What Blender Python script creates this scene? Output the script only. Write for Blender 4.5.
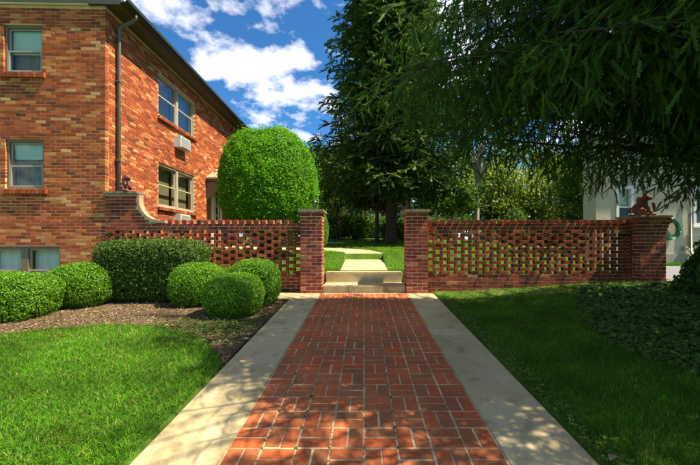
import bpy, bmesh, math, random
import numpy as np
from mathutils import Vector, Matrix, Euler

random.seed(7)
rng = np.random.default_rng(11)
for o in list(bpy.data.objects):
    bpy.data.objects.remove(o)
SC = bpy.context.scene
COL = SC.collection

# ------------------------------------------------------------------ camera
F = 347.0            # focal length in photo pixels (700 wide)
VX, VY = 364.0, 242.0
CAMH = 1.355
SL = 0.059           # the whole garden climbs gently away from the camera
cam = bpy.data.cameras.new('camera')
cam.sensor_width = 36.0
cam.lens = F / 700 * 36.0
cam.shift_x = (350 - VX) / 700
cam.shift_y = (VY - 232.5) / 700
cam.clip_start = 0.05
cam.clip_end = 2000
camo = bpy.data.objects.new('camera', cam)
camo.location = (0, 0, CAMH)
camo.rotation_euler = (math.radians(90), 0, 0)
COL.objects.link(camo)
SC.camera = camo

# ------------------------------------------------------------------ light
SUN_EL, SUN_AZ = 58.0, 100.0          # azimuth clockwise from +Y
w = bpy.data.worlds.new('World')
SC.world = w
w.use_nodes = True
nt = w.node_tree
for n in list(nt.nodes):
    nt.nodes.remove(n)
N = nt.nodes.new
L = nt.links.new
out = N('ShaderNodeOutputWorld')
bg = N('ShaderNodeBackground')
sky = N('ShaderNodeTexSky')
sky.sky_type = 'NISHITA'
sky.sun_disc = False
sky.sun_elevation = math.radians(SUN_EL)
sky.sun_rotation = math.radians(SUN_AZ)
sky.air_density = 1.0
sky.dust_density = 0.3
sky.ozone_density = 3.0
bg.inputs['Strength'].default_value = 0.15
tc = N('ShaderNodeTexCoord')
sep = N('ShaderNodeSeparateXYZ')
L(tc.outputs['Generated'], sep.inputs[0])
mz = N('ShaderNodeMath'); mz.operation = 'MAXIMUM'; mz.inputs[1].default_value = 0.0
L(sep.outputs[2], mz.inputs[0])
az = N('ShaderNodeMath'); az.operation = 'ADD'; az.inputs[1].default_value = 0.28
L(mz.outputs[0], az.inputs[0])
dx = N('ShaderNodeMath'); dx.operation = 'DIVIDE'
dy = N('ShaderNodeMath'); dy.operation = 'DIVIDE'
L(sep.outputs[0], dx.inputs[0]); L(az.outputs[0], dx.inputs[1])
L(sep.outputs[1], dy.inputs[0]); L(az.outputs[0], dy.inputs[1])
cmb = N('ShaderNodeCombineXYZ')
L(dx.outputs[0], cmb.inputs[0]); L(dy.outputs[0], cmb.inputs[1])
cmb.inputs[2].default_value = 12.4
n1 = N('ShaderNodeTexNoise')
n1.inputs['Scale'].default_value = 3.1
n1.inputs['Detail'].default_value = 9
n1.inputs['Roughness'].default_value = 0.52
n1.inputs['Distortion'].default_value = 0.15
L(cmb.outputs[0], n1.inputs['Vector'])
n2 = N('ShaderNodeTexNoise')
n2.inputs['Scale'].default_value = 8.5
n2.inputs['Detail'].default_value = 8
n2.inputs['Roughness'].default_value = 0.6
L(cmb.outputs[0], n2.inputs['Vector'])
na = N('ShaderNodeMath'); na.operation = 'MULTIPLY_ADD'
L(n2.outputs[0], na.inputs[0]); na.inputs[1].default_value = 0.55
L(n1.outputs[0], na.inputs[2])
nb = N('ShaderNodeMath'); nb.operation = 'SUBTRACT'; nb.inputs[1].default_value = 0.275
L(na.outputs[0], nb.inputs[0])
cr = N('ShaderNodeValToRGB')
cr.color_ramp.elements[0].position = 0.495
cr.color_ramp.elements[0].color = (0, 0, 0, 1)
cr.color_ramp.elements[1].position = 0.88
cr.color_ramp.elements[1].color = (1, 1, 1, 1)
L(nb.outputs[0], cr.inputs[0])
tint = N('ShaderNodeMix'); tint.data_type = 'RGBA'; tint.blend_type = 'MULTIPLY'
tint.inputs[0].default_value = 1.0
tint.inputs[7].default_value = (0.088, 0.200, 0.28, 1)
L(sky.outputs[0], tint.inputs[6])
mixc = N('ShaderNodeMix'); mixc.data_type = 'RGBA'
mixc.inputs[7].default_value = (5.6, 5.1, 4.5, 1)
L(cr.outputs[0], mixc.inputs[0])
L(tint.outputs[2], mixc.inputs[6])
L(mixc.outputs[2], bg.inputs['Color'])
L(bg.outputs[0], out.inputs[0])

sd = bpy.data.lights.new('sun', 'SUN')
sd.energy = 3.1
sd.angle = math.radians(0.53)
sd.color = (1.0, 0.89, 0.70)
so = bpy.data.objects.new('sun', sd)
SUNV = Vector((math.sin(math.radians(SUN_AZ)) * math.cos(math.radians(SUN_EL)),
               math.cos(math.radians(SUN_AZ)) * math.cos(math.radians(SUN_EL)),
               math.sin(math.radians(SUN_EL))))
so.rotation_euler = SUNV.to_track_quat('Z', 'Y').to_euler()
so.location = (20, 8, 30)
COL.objects.link(so)
SC.view_settings.view_transform = 'Standard'
SC.view_settings.look = 'None'
SC.view_settings.exposure = 2.1
SC.view_settings.gamma = 1.0
SC.view_settings.use_curve_mapping = False
SC.render.engine = 'CYCLES'
SC.cycles.max_bounces = 6
SC.cycles.transparent_max_bounces = 8

# ------------------------------------------------------------------ helpers
def P(x, y, Y):
    """photo pixel at a known distance along the path -> world point"""
    return Vector(((x - VX) / F * Y, Y, CAMH + (VY - y) / F * Y))

def tag(o, label=None, cat=None, group=None, kind=None):
    if label: o['label'] = label
    if cat: o['category'] = cat
    if group: o['group'] = group
    if kind: o['kind'] = kind
    return o

def empty(name, loc, rot=(0, 0, 0)):
    o = bpy.data.objects.new(name, None)
    o.location = loc
    o.rotation_euler = rot
    o.empty_display_size = 0.2
    COL.objects.link(o)
    return o

def link(name, me, mat=None, parent=None):
    o = bpy.data.objects.new(name, me)
    if mat and not me.materials:
        me.materials.append(mat)
    COL.objects.link(o)
    if parent: o.parent = parent
    return o

def np_mesh(name, v, f, tone=None, smooth=False):
    """v (n,3), f (m,k) all faces with k corners; tone per face"""
    v = np.asarray(v, np.float32); f = np.asarray(f, np.int32)
    me = bpy.data.meshes.new(name)
    m, k = f.shape
    me.vertices.add(len(v)); me.vertices.foreach_set('co', v.ravel())
    me.loops.add(m * k); me.loops.foreach_set('vertex_index', f.ravel())
    me.polygons.add(m)
    me.polygons.foreach_set('loop_start', np.arange(0, m * k, k, dtype=np.int32))
    me.polygons.foreach_set('use_smooth', np.full(m, bool(smooth)))
    if tone is not None:
        a = me.attributes.new('tone', 'FLOAT', 'FACE')
        a.data.foreach_set('value', np.asarray(tone, np.float32))
    me.update(calc_edges=True)
    return me

BOXF = np.array([[0, 1, 3, 2], [4, 6, 7, 5], [0, 4, 5, 1], [2, 3, 7, 6], [0, 2, 6, 4], [1, 5, 7, 3]])
class MB:
    """collects shapes for one mesh"""
    def __init__(s):
        s.v = []; s.f = []; s.t = []
    def add(s, vs, fs, tone=0.5):
        b = len(s.v)
        s.v += [tuple(q) for q in vs]
        for q in fs:
            s.f.append(tuple(b + i for i in q)); s.t.append(tone)
    def box(s, x0, x1, y0, y1, z0, z1, tone=0.5):
        vs = [(x, y, z) for x in (x0, x1) for y in (y0, y1) for z in (z0, z1)]
        s.add(vs, BOXF, tone)
    def bar(s, a, b, r, n=8, r2=None, tone=0.5, caps=True):
        a = Vector(a); b = Vector(b); d = (b - a)
        q = d.to_track_quat('Z', 'Y')
        r2 = r if r2 is None else r2
        vs = []
        for i in range(n):
            t = 2 * math.pi * i / n
            vs.append(a + q @ Vector((r * math.cos(t), r * math.sin(t), 0)))
        for i in range(n):
            t = 2 * math.pi * i / n
            vs.append(b + q @ Vector((r2 * math.cos(t), r2 * math.sin(t), 0)))
        fs = [(i, (i + 1) % n, n + (i + 1) % n, n + i) for i in range(n)]
        if caps: fs += [tuple(range(n - 1, -1, -1)), tuple(range(n, 2 * n))]
        s.add(vs, fs, tone)
    def tube(s, pts, rad, n=8, tone=0.5):
        pts = [Vector(p) for p in pts]
        vs = []; fs = []
        for i, p in enumerate(pts):
            d = (pts[min(i + 1, len(pts) - 1)] - pts[max(i - 1, 0)]).normalized()
            q = d.to_track_quat('Z', 'Y')
            r = rad[i] if hasattr(rad, '__len__') else rad
            for k in range(n):
                t = 2 * math.pi * k / n
                vs.append(p + q @ Vector((r * math.cos(t), r * math.sin(t), 0)))
        for i in range(len(pts) - 1):
            # keep the rings from twisting
            for k in range(n):
                fs.append((i * n + k, i * n + (k + 1) % n, (i + 1) * n + (k + 1) % n, (i + 1) * n + k))
        fs += [tuple(range(n - 1, -1, -1)), tuple(range((len(pts) - 1) * n, len(pts) * n))]
        s.add(vs, fs, tone)
    def lathe(s, prof, n=16, c=(0, 0, 0), tone=0.5):
        vs = []; fs = []
        for r, z in prof:
            for k in range(n):
                t = 2 * math.pi * k / n
                vs.append((c[0] + r * math.cos(t), c[1] + r * math.sin(t), c[2] + z))
        for i in range(len(prof) - 1):
            for k in range(n):
                fs.append((i * n + k, i * n + (k + 1) % n, (i + 1) * n + (k + 1) % n, (i + 1) * n + k))
        fs += [tuple(range(n - 1, -1, -1)), tuple(range((len(prof) - 1) * n, len(prof) * n))]
        s.add(vs, fs, tone)
    def prism(s, poly, y0, y1, tone=0.5):
        """polygon in x,z extruded along y"""
        n = len(poly)
        vs = [(x, y0, z) for x, z in poly] + [(x, y1, z) for x, z in poly]
        fs = [tuple(range(n)), tuple(range(2 * n - 1, n - 1, -1))]
        fs += [((i + 1) % n, i, n + i, n + (i + 1) % n) for i in range(n)]
        s.add(vs, fs, tone)
    def build(s, name, mat, parent=None, smooth=False, bevel=0.0, kind=None):
        me = bpy.data.meshes.new(name)
        me.from_pydata(s.v, [], s.f)
        a = me.attributes.new('tone', 'FLOAT', 'FACE')
        a.data.foreach_set('value', np.array(s.t, np.float32))
        bm = bmesh.new(); bm.from_mesh(me)
        bmesh.ops.recalc_face_normals(bm, faces=bm.faces)
        if bevel:
            bmesh.ops.bevel(bm, geom=bm.edges[:], offset=bevel, segments=2, affect='EDGES', clamp_overlap=True)
        bm.to_mesh(me); bm.free()
        if smooth:
            me.polygons.foreach_set('use_smooth', np.ones(len(me.polygons), bool))
        o = link(name, me, mat, parent)
        if kind: o['kind'] = kind
        return o

# ------------------------------------------------------------------ materials
def lin(c):
    return tuple(((v / 12.92) if v <= 0.04045 else ((v + 0.055) / 1.055) ** 2.4) for v in c)

def new_mat(name):
    m = bpy.data.materials.new(name)
    m.use_nodes = True
    t = m.node_tree
    return m, t, t.nodes['Principled BSDF']

def ramp(t, stops, interp='LINEAR'):
    r = t.nodes.new('ShaderNodeValToRGB')
    r.color_ramp.interpolation = interp
    e = r.color_ramp.elements
    while len(e) < len(stops): e.new(0.5)
    for k, (p, c) in enumerate(stops):
        e[k].position = p; e[k].color = (*c, 1)
    return r

def noise(t, scale, detail=4, rough=0.55, vec=None, coord='Object'):
    n = t.nodes.new('ShaderNodeTexNoise')
    n.inputs['Scale'].default_value = scale
    n.inputs['Detail'].default_value = detail
    n.inputs['Roughness'].default_value = rough
    if vec is None:
        c = t.nodes.new('ShaderNodeTexCoord'); vec = c.outputs[coord]
    t.links.new(vec, n.inputs['Vector'])
    return n

def world_pos(t):
    g = t.nodes.new('ShaderNodeNewGeometry')
    return g.outputs['Position']

def mixrgb(t, a, b, fac, mode='MIX'):
    m = t.nodes.new('ShaderNodeMix'); m.data_type = 'RGBA'; m.blend_type = mode
    for sock, v in ((m.inputs[0], fac), (m.inputs[6], a), (m.inputs[7], b)):
        if hasattr(v, 'is_linked') or hasattr(v, 'links'):
            t.links.new(v, sock)
        elif isinstance(v, tuple):
            sock.default_value = (*v, 1) if len(v) == 3 else v
        else:
            sock.default_value = v
    return m.outputs[2]

def bump(t, h, strength, dist, bsdf):
    b = t.nodes.new('ShaderNodeBump')
    b.inputs['Strength'].default_value = strength
    b.inputs['Distance'].default_value = dist
    t.links.new(h, b.inputs['Height'])
    t.links.new(b.outputs[0], bsdf.inputs['Normal'])

def brick_mat(name, stops, rough=0.85, grime=0.35, var=0.35):
    m, t, b = new_mat(name)
    a = t.nodes.new('ShaderNodeAttribute'); a.attribute_name = 'tone'
    r = ramp(t, stops)
    t.links.new(a.outputs['Fac'], r.inputs[0])
    wp = world_pos(t)
    n = noise(t, 38, 5, 0.65, wp)
    n2 = noise(t, 2.3, 4, 0.6, wp)
    rr = ramp(t, [(0.3, (1 - var,) * 3), (0.7, (1 + var * 0.6,) * 3)])
    t.links.new(n.outputs[0], rr.inputs[0])
    c = mixrgb(t, r.outputs[0], rr.outputs[0], 1.0, 'MULTIPLY')
    r2 = ramp(t, [(0.36, (1 - grime,) * 3), (0.62, (1.05,) * 3)])
    t.links.new(n2.outputs[0], r2.inputs[0])
    c = mixrgb(t, c, r2.outputs[0], 1.0, 'MULTIPLY')
    t.links.new(c, b.inputs['Base Color'])
    b.inputs['Roughness'].default_value = rough
    b.inputs['Specular IOR Level'].default_value = 0.25
    n3 = noise(t, 160, 3, 0.6, wp)
    bump(t, n3.outputs[0], 0.5, 0.004, b)
    return m

def plain(name, col, rough=0.6, metal=0.0, spec=0.5, var=0.25, scale=6.0, bmp=0.0, bscale=60):
    m, t, b = new_mat(name)
    wp = world_pos(t)
    n = noise(t, scale, 6, 0.65, wp)
    rr = ramp(t, [(0.3, tuple(v * (1 - var) for v in col)), (0.7, tuple(min(1, v * (1 + var)) for v in col))])
    t.links.new(n.outputs[0], rr.inputs[0])
    t.links.new(rr.outputs[0], b.inputs['Base Color'])
    b.inputs['Roughness'].default_value = rough
    b.inputs['Metallic'].default_value = metal
    b.inputs['Specular IOR Level'].default_value = spec
    if bmp:
        n3 = noise(t, bscale, 4, 0.6, wp)
        bump(t, n3.outputs[0], bmp, 0.01, b)
    return m

def leaf_mat(name, stops, rough=0.5, trans=0.35, spec=0.35, patch=0.0, pscale=1.5):
    m, t, b = new_mat(name)
    a = t.nodes.new('ShaderNodeAttribute'); a.attribute_name = 'tone'
    r = ramp(t, stops)
    t.links.new(a.outputs['Fac'], r.inputs[0])
    c = r.outputs[0]
    if patch:
        n2 = noise(t, pscale, 3, 0.55, world_pos(t))
        r2 = ramp(t, [(0.35, (1 - patch,) * 3), (0.65, (1 + patch,) * 3)])
        t.links.new(n2.outputs[0], r2.inputs[0])
        c = mixrgb(t, c, r2.outputs[0], 1.0, 'MULTIPLY')
    t.links.new(c, b.inputs['Base Color'])
    b.inputs['Roughness'].default_value = rough
    b.inputs['Specular IOR Level'].default_value = spec
    tr = t.nodes.new('ShaderNodeBsdfTranslucent')
    t.links.new(c, tr.inputs['Color'])
    mx = t.nodes.new('ShaderNodeMixShader')
    mx.inputs[0].default_value = trans
    t.links.new(b.outputs[0], mx.inputs[1]); t.links.new(tr.outputs[0], mx.inputs[2])
    t.links.new(mx.outputs[0], t.nodes['Material Output'].inputs[0])
    return m

def glass_mat(name, tint=(0.75, 0.85, 0.8), base_refl=0.12):
    m, t, b = new_mat(name)
    t.nodes.remove(b)
    tr = t.nodes.new('ShaderNodeBsdfTransparent'); tr.inputs[0].default_value = (*tint, 1)
    gl = t.nodes.new('ShaderNodeBsdfGlossy'); gl.inputs['Roughness'].default_value = 0.015
    gl.inputs['Color'].default_value = (0.9, 0.95, 0.95, 1)
    fr = t.nodes.new('ShaderNodeLayerWeight'); fr.inputs[0].default_value = 0.5
    pw = t.nodes.new('ShaderNodeMath'); pw.operation = 'POWER'; pw.inputs[1].default_value = 4.0
    t.links.new(fr.outputs['Facing'], pw.inputs[0])
    ad = t.nodes.new('ShaderNodeMath'); ad.operation = 'ADD'; ad.use_clamp = True
    ad.inputs[1].default_value = 0.05 + base_refl
    t.links.new(pw.outputs[0], ad.inputs[0])
    nb = noise(t, 2.2, 2, 0.5, world_pos(t))
    bp = t.nodes.new('ShaderNodeBump'); bp.inputs['Strength'].default_value = 0.12; bp.inputs['Distance'].default_value = 0.03
    t.links.new(nb.outputs[0], bp.inputs['Height']); t.links.new(bp.outputs[0], gl.inputs['Normal'])
    mx = t.nodes.new('ShaderNodeMixShader')
    t.links.new(ad.outputs[0], mx.inputs[0])
    t.links.new(tr.outputs[0], mx.inputs[1]); t.links.new(gl.outputs[0], mx.inputs[2])
    t.links.new(mx.outputs[0], t.nodes['Material Output'].inputs[0])
    return m

M = {}
M['house_brick'] = brick_mat('house_brick', [(0.0, (0.10, 0.036, 0.018)), (0.13, (0.20, 0.042, 0.015)), (0.42, (0.34, 0.068, 0.019)),
                                            (0.62, (0.43, 0.112, 0.030)), (0.82, (0.48, 0.19, 0.060)), (1.0, (0.55, 0.33, 0.14))], grime=0.12, var=0.25)
M['wall_brick'] = brick_mat('wall_brick', [(0.0, (0.08, 0.026, 0.018)), (0.2, (0.17, 0.036, 0.020)), (0.55, (0.31, 0.055, 0.024)),
                                          (0.85, (0.39, 0.095, 0.036)), (1.0, (0.46, 0.20, 0.09))], grime=0.3)
M['paver'] = brick_mat('paver', [(0.0, (0.24, 0.095, 0.040)), (0.2, (0.34, 0.115, 0.043)), (0.5, (0.42, 0.115, 0.038)),
                                (0.8, (0.49, 0.112, 0.033)), (1.0, (0.56, 0.100, 0.026))], grime=0.25, var=0.28, rough=0.8)
M['mortar'] = plain('mortar', (0.60, 0.45, 0.28), 0.95, var=0.25, scale=25, bmp=0.4, bscale=120)
M['mortar_dark'] = plain('mortar_dark', (0.34, 0.25, 0.15), 0.95, var=0.3, scale=20, bmp=0.4, bscale=120)
M['mortar_warm'] = plain('mortar_warm', (0.66, 0.41, 0.19), 0.95, var=0.18, scale=9, bmp=0.4, bscale=120)
M['mortar_pale'] = plain('mortar_pale', (0.72, 0.55, 0.39), 0.95, var=0.18, scale=15, bmp=0.4, bscale=120)
M['bed_mortar'] = plain('bed_mortar', (0.44, 0.33, 0.18), 0.95, var=0.55, scale=7, bmp=0.5, bscale=90)
M['coping'] = plain('coping', (0.21, 0.165, 0.105), 0.95, var=0.45, scale=14, bmp=0.6, bscale=60)
M['frame'] = plain('frame', (0.36, 0.31, 0.22), 0.5, var=0.08, scale=8)
M['frame_brown'] = plain('frame_brown', (0.16, 0.125, 0.085), 0.5, var=0.12, scale=8)
M['white_paint'] = plain('white_paint', (0.72, 0.72, 0.70), 0.45, var=0.06, scale=5)
M['cream_paint'] = plain('cream_paint', (0.78, 0.72, 0.52), 0.5, var=0.06, scale=5)
M['gutter'] = plain('gutter', (0.022, 0.028, 0.026), 0.35, var=0.2, scale=8)
M['soffit'] = plain('soffit', (0.06, 0.055, 0.045), 0.7, var=0.15)
M['downspout'] = plain('downspout', (0.115, 0.105, 0.075), 0.45, var=0.15, scale=5)
M['shingle'] = plain('shingle', (0.055, 0.05, 0.05), 0.95, var=0.3, scale=30, bmp=0.5)
M['hood_shingle'] = plain('hood_shingle', (0.42, 0.25, 0.14), 0.9, var=0.25, scale=30, bmp=0.5)
M['glass'] = glass_mat('glass', (0.75, 0.85, 0.8), 0.05)
M['glass_front'] = glass_mat('glass_front', (0.80, 0.90, 0.85), 0.0)
M['blind'] = plain('blind', (0.70, 0.74, 0.70), 0.7, var=0.04)
M['curtain'] = plain('curtain', (0.24, 0.18, 0.085), 0.9, var=0.2, scale=9)
M['room'] = plain('room', (0.30, 0.28, 0.22), 0.9, var=0.1)
M['ac_metal'] = plain('ac_metal', (0.50, 0.50, 0.45), 0.45, 0.0, var=0.12, scale=12)
M['door_red'] = plain('door_red', (0.20, 0.035, 0.025), 0.4, var=0.12)
M['terracotta'] = plain('terracotta', (0.16, 0.045, 0.024), 0.8, var=0.5, scale=22, bmp=0.5, bscale=70)
M['black_iron'] = plain('black_iron', (0.012, 0.012, 0.012), 0.4, var=0.2)
M['hose'] = plain('hose', (0.015, 0.16, 0.06), 0.35, var=0.15)
M['stucco'] = plain('stucco', (0.50, 0.46, 0.345), 0.95, var=0.07, scale=2.5, bmp=0.7, bscale=35)
M['foundation'] = plain('foundation', (0.36, 0.33, 0.26), 0.95, var=0.15, scale=5, bmp=0.3)
M['bark'] = plain('bark', (0.055, 0.040, 0.029), 0.95, var=0.5, scale=14, bmp=1.0, bscale=25)
M['bark_pale'] = plain('bark_pale', (0.36, 0.31, 0.24), 0.9, var=0.35, scale=7, bmp=0.6, bscale=20)
M['asphalt'] = plain('asphalt', (0.14, 0.145, 0.15), 0.95, var=0.15, scale=8, bmp=0.3, bscale=150)
M['core'] = plain('core', (0.035, 0.028, 0.018), 0.95, var=0.3)

def concrete_mat():
    m, t, b = new_mat('concrete')
    wp = world_pos(t)
    n = noise(t, 1.6, 6, 0.62, wp)
    r = ramp(t, [(0.3, (0.30, 0.235, 0.115)), (0.5, (0.42, 0.335, 0.175)), (0.72, (0.49, 0.40, 0.23))])
    t.links.new(n.outputs[0], r.inputs[0])
    n2 = noise(t, 130, 4, 0.7, wp)
    r2 = ramp(t, [(0.28, (0.72,) * 3), (0.5, (1.0,) * 3), (0.75, (1.18,) * 3)])
    t.links.new(n2.outputs[0], r2.inputs[0])
    c = mixrgb(t, r.outputs[0], r2.outputs[0], 1.0, 'MULTIPLY')
    n3 = noise(t, 5.5, 5, 0.7, wp)
    r3 = ramp(t, [(0.32, (0.55, 0.55, 0.53)), (0.46, (1, 1, 1))])
    t.links.new(n3.outputs[0], r3.inputs[0])
    c = mixrgb(t, c, r3.outputs[0], 0.8, 'MULTIPLY')
    t.links.new(c, b.inputs['Base Color'])
    b.inputs['Roughness'].default_value = 0.92
    b.inputs['Specular IOR Level'].default_value = 0.2
    bump(t, n2.outputs[0], 0.35, 0.004, b)
    return m
M['concrete'] = concrete_mat()

def ground_mat():
    m, t, b = new_mat('ground_soil_grass')
    wp = world_pos(t)
    n = noise(t, 3.0, 6, 0.65, wp)
    r = ramp(t, [(0.3, (0.035, 0.075, 0.010)), (0.55, (0.065, 0.135, 0.014)), (0.75, (0.12, 0.155, 0.030))])
    t.links.new(n.outputs[0], r.inputs[0])
    n2 = noise(t, 60, 4, 0.7, wp)
    r2 = ramp(t, [(0.3, (0.6,) * 3), (0.7, (1.3,) * 3)])
    t.links.new(n2.outputs[0], r2.inputs[0])
    c = mixrgb(t, r.outputs[0], r2.outputs[0], 1.0, 'MULTIPLY')
    t.links.new(c, b.inputs['Base Color'])
    b.inputs['Roughness'].default_value = 1.0
    b.inputs['Specular IOR Level'].default_value = 0.1
    bump(t, n2.outputs[0], 0.8, 0.02, b)
    return m
M['ground'] = ground_mat()

def mulch_mat():
    m, t, b = new_mat('mulch')
    wp = world_pos(t)
    n = noise(t, 45, 6, 0.75, wp)
    r = ramp(t, [(0.3, (0.030, 0.020, 0.013)), (0.5, (0.115, 0.080, 0.048)), (0.68, (0.24, 0.175, 0.10)), (0.8, (0.36, 0.28, 0.17))])
    t.links.new(n.outputs[0], r.inputs[0])
    n3 = noise(t, 2.5, 4, 0.6, wp)
    c = mixrgb(t, r.outputs[0], ramp(t, [(0.35, (0.7, 0.65, 0.6)), (0.65, (1.2, 1.15, 1.05))]).outputs[0], 1.0, 'MULTIPLY')
    for nd in t.nodes:
        if nd.bl_idname == 'ShaderNodeValToRGB' and not nd.inputs[0].is_linked:
            t.links.new(n3.outputs[0], nd.inputs[0])
    t.links.new(c, b.inputs['Base Color'])
    b.inputs['Roughness'].default_value = 1.0
    b.inputs['Specular IOR Level'].default_value = 0.1
    bump(t, n.outputs[0], 1.0, 0.02, b)
    return m
M['mulch'] = mulch_mat()
M['chips'] = leaf_mat('chips', [(0, (0.05, 0.03, 0.018)), (0.5, (0.17, 0.115, 0.065)), (0.85, (0.34, 0.25, 0.15)), (1, (0.46, 0.37, 0.22))], 0.95, 0.0, 0.1)
M['grass'] = leaf_mat('grass', [(0, (0.026, 0.085, 0.005)), (0.5, (0.066, 0.200, 0.007)), (0.85, (0.120, 0.275, 0.012)), (0.93, (0.26, 0.29, 0.05)), (1, (0.42, 0.36, 0.13))],
                       0.6, 0.45, 0.12, patch=0.34, pscale=1.9)
M['boxwood'] = leaf_mat('boxwood', [(0, (0.045, 0.135, 0.006)), (0.5, (0.115, 0.275, 0.008)), (1, (0.23, 0.42, 0.015))], 0.45, 0.38, 0.35)
M['privet'] = leaf_mat('privet', [(0, (0.028, 0.065, 0.010)), (0.5, (0.062, 0.125, 0.016)), (0.93, (0.11, 0.19, 0.024)), (1, (0.18, 0.26, 0.04))], 0.5, 0.28, 0.2)
M['topiary'] = leaf_mat('topiary', [(0, (0.055, 0.17, 0.004)), (0.5, (0.118, 0.335, 0.007)), (1, (0.24, 0.50, 0.014))], 0.5, 0.48, 0.25, patch=0.15, pscale=2.2)
M['spruce'] = leaf_mat('spruce', [(0, (0.025, 0.064, 0.012)), (0.4, (0.050, 0.120, 0.018)), (0.75, (0.088, 0.185, 0.024)), (1, (0.15, 0.26, 0.03))], 0.65, 0.38, 0.1)
M['spruce_far'] = leaf_mat('spruce_far', [(0, (0.022, 0.056, 0.010)), (0.5, (0.048, 0.105, 0.016)), (1, (0.12, 0.19, 0.025))], 0.6, 0.3, 0.15)
M['leaf_dark'] = leaf_mat('leaf_dark', [(0, (0.032, 0.078, 0.010)), (0.5, (0.068, 0.145, 0.016)), (1, (0.13, 0.22, 0.03))], 0.5, 0.42, 0.2)
M['leaf_mid'] = leaf_mat('leaf_mid', [(0, (0.045, 0.105, 0.012)), (0.5, (0.085, 0.180, 0.018)), (1, (0.17, 0.26, 0.03))], 0.45, 0.4, 0.35)
M['leaf_yellow'] = leaf_mat('leaf_yellow', [(0, (0.09, 0.15, 0.015)), (0.5, (0.17, 0.25, 0.022)), (1, (0.30, 0.34, 0.04))], 0.45, 0.45, 0.3)
M['ivy'] = leaf_mat('ivy', [(0, (0.030, 0.070, 0.012)), (0.5, (0.062, 0.135, 0.018)), (0.88, (0.10, 0.20, 0.024)), (1, (0.24, 0.32, 0.04))], 0.55, 0.3, 0.2)

# ------------------------------------------------------------------ terrain
def sst(a, b, x):
    t = np.clip((np.asarray(x, float) - a) / (b - a), 0, 1)
    return t * t * (3 - 2 * t)

def rel(X, Y):
    """height above the garden's even slope"""
    X = np.asarray(X, float); Y = np.asarray(Y, float)
    front = 0.20 * sst(1.6, 5.2, X) * sst(0.5, 5.5, Y) + 0.012 * np.sin(X * 2.1) * np.sin(Y * 1.7) * sst(1.5, 2.5, np.abs(X))
    back = 0.295 + 0.175 * sst(7.9, 9.7, Y)
    back = back + (0.20 - back) * sst(5.2, 6.2, X)
    k = sst(7.08, 7.2, Y)
    z = front * (1 - k) + back * k
    return z

def slope(Y):
    Y = np.asarray(Y, float)
    return np.where(Y < 16, SL * np.maximum(Y, -6), SL * 16 + SL * 10 * (1 - np.exp(-(np.maximum(Y, 16) - 16) / 10)))

def G(X, Y):
    return slope(Y) + rel(X, Y)

def g(x, y):
    return float(G(x, y))

CARVE = []
def build_ground():
    xs = np.unique(np.round(np.concatenate([np.arange(-9, 9.01, 0.15), [-1.345, -1.33, -0.53, -0.515, 0.515, 0.53, 1.33, 1.345, -0.9, 0.9],
                                            np.array([-600, -300, -150, -80, -50, -35, -25, -18, -14, -11, 11, 14, 18, 25, 35, 50, 80, 150, 300, 600])]), 4))
    ys = np.unique(np.round(np.concatenate([np.arange(0, 18, 0.15), [6.5, 6.62, 7.08, 7.1, 7.13, 7.16, 7.2, 9.46, 9.49],
                                            np.array([-300, -120, -50, -20, -12, -8, -5, -3, -1.5, 19, 20, 22, 24, 27, 30, 35, 42, 50, 65, 90, 130, 200, 350, 700, 1200])]), 4))
    XX, YY = np.meshgrid(xs, ys)
    Z = G(XX, YY)
    # under paved things the soil lies lower
    pathz = (np.abs(XX) < 1.34) & (YY < 7.14) & (YY > 0)
    Z = np.where(pathz, SL * YY - 0.03, Z)
    land = (np.abs(XX) < 0.52) & (YY >= 7.14) & (YY < 9.48)
    Z = np.where(land, SL * YY + 0.27, Z)
    Z = np.where(((XX < -1.3) & (XX > -5.0)) & ((YY > 6.0) & (YY < 6.62)), SL * YY - 0.03, Z)
    v = np.stack([XX, YY, Z], -1).reshape(-1, 3)
    nx, ny = len(xs), len(ys)
    i = np.arange(nx * ny).reshape(ny, nx)
    f = np.stack([i[:-1, :-1], i[:-1, 1:], i[1:, 1:], i[1:, :-1]], -1).reshape(-1, 4)
    me = np_mesh('ground', v, f, smooth=True)
    return tag(link('ground', me, M['ground']), 'gently climbing garden ground under lawns and beds', None, None, 'structure')
build_ground()

def sheet(name, poly, mat, dz=0.012, thick=0.0, cell=0.12, zfun=None):
    """a draped sheet over polygon poly (x,y)"""
    zf = zfun or (lambda x, y: g(x, y))
    bm = bmesh.new()
    vs = [bm.verts.new((x, y, 0)) for x, y in poly]
    bm.faces.new(vs)
    xs = [p[0] for p in poly]; ys = [p[1] for p in poly]
    x = math.floor(min(xs) / cell) * cell
    while x < max(xs):
        bmesh.ops.bisect_plane(bm, geom=bm.verts[:] + bm.edges[:] + bm.faces[:], plane_co=(x, 0, 0), plane_no=(1, 0, 0)); x += cell
    y = math.floor(min(ys) / cell) * cell
    while y < max(ys):
        bmesh.ops.bisect_plane(bm, geom=bm.verts[:] + bm.edges[:] + bm.faces[:], plane_co=(0, y, 0), plane_no=(0, 1, 0)); y += cell
    for v_ in bm.verts:
        v_.co.z = zf(v_.co.x, v_.co.y) + dz
    bmesh.ops.recalc_face_normals(bm, faces=bm.faces)
    if sum(f.normal.z for f in bm.faces) < 0:
        bmesh.ops.reverse_faces(bm, faces=bm.faces)
    if thick:
        r = bmesh.ops.extrude_face_region(bm, geom=bm.faces[:])
        for e in r['geom']:
            if isinstance(e, bmesh.types.BMVert): e.co.z += thick
        bmesh.ops.recalc_face_normals(bm, faces=bm.faces)
    me = bpy.data.meshes.new(name); bm.to_mesh(me); bm.free()
    return link(name, me, mat)

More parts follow.
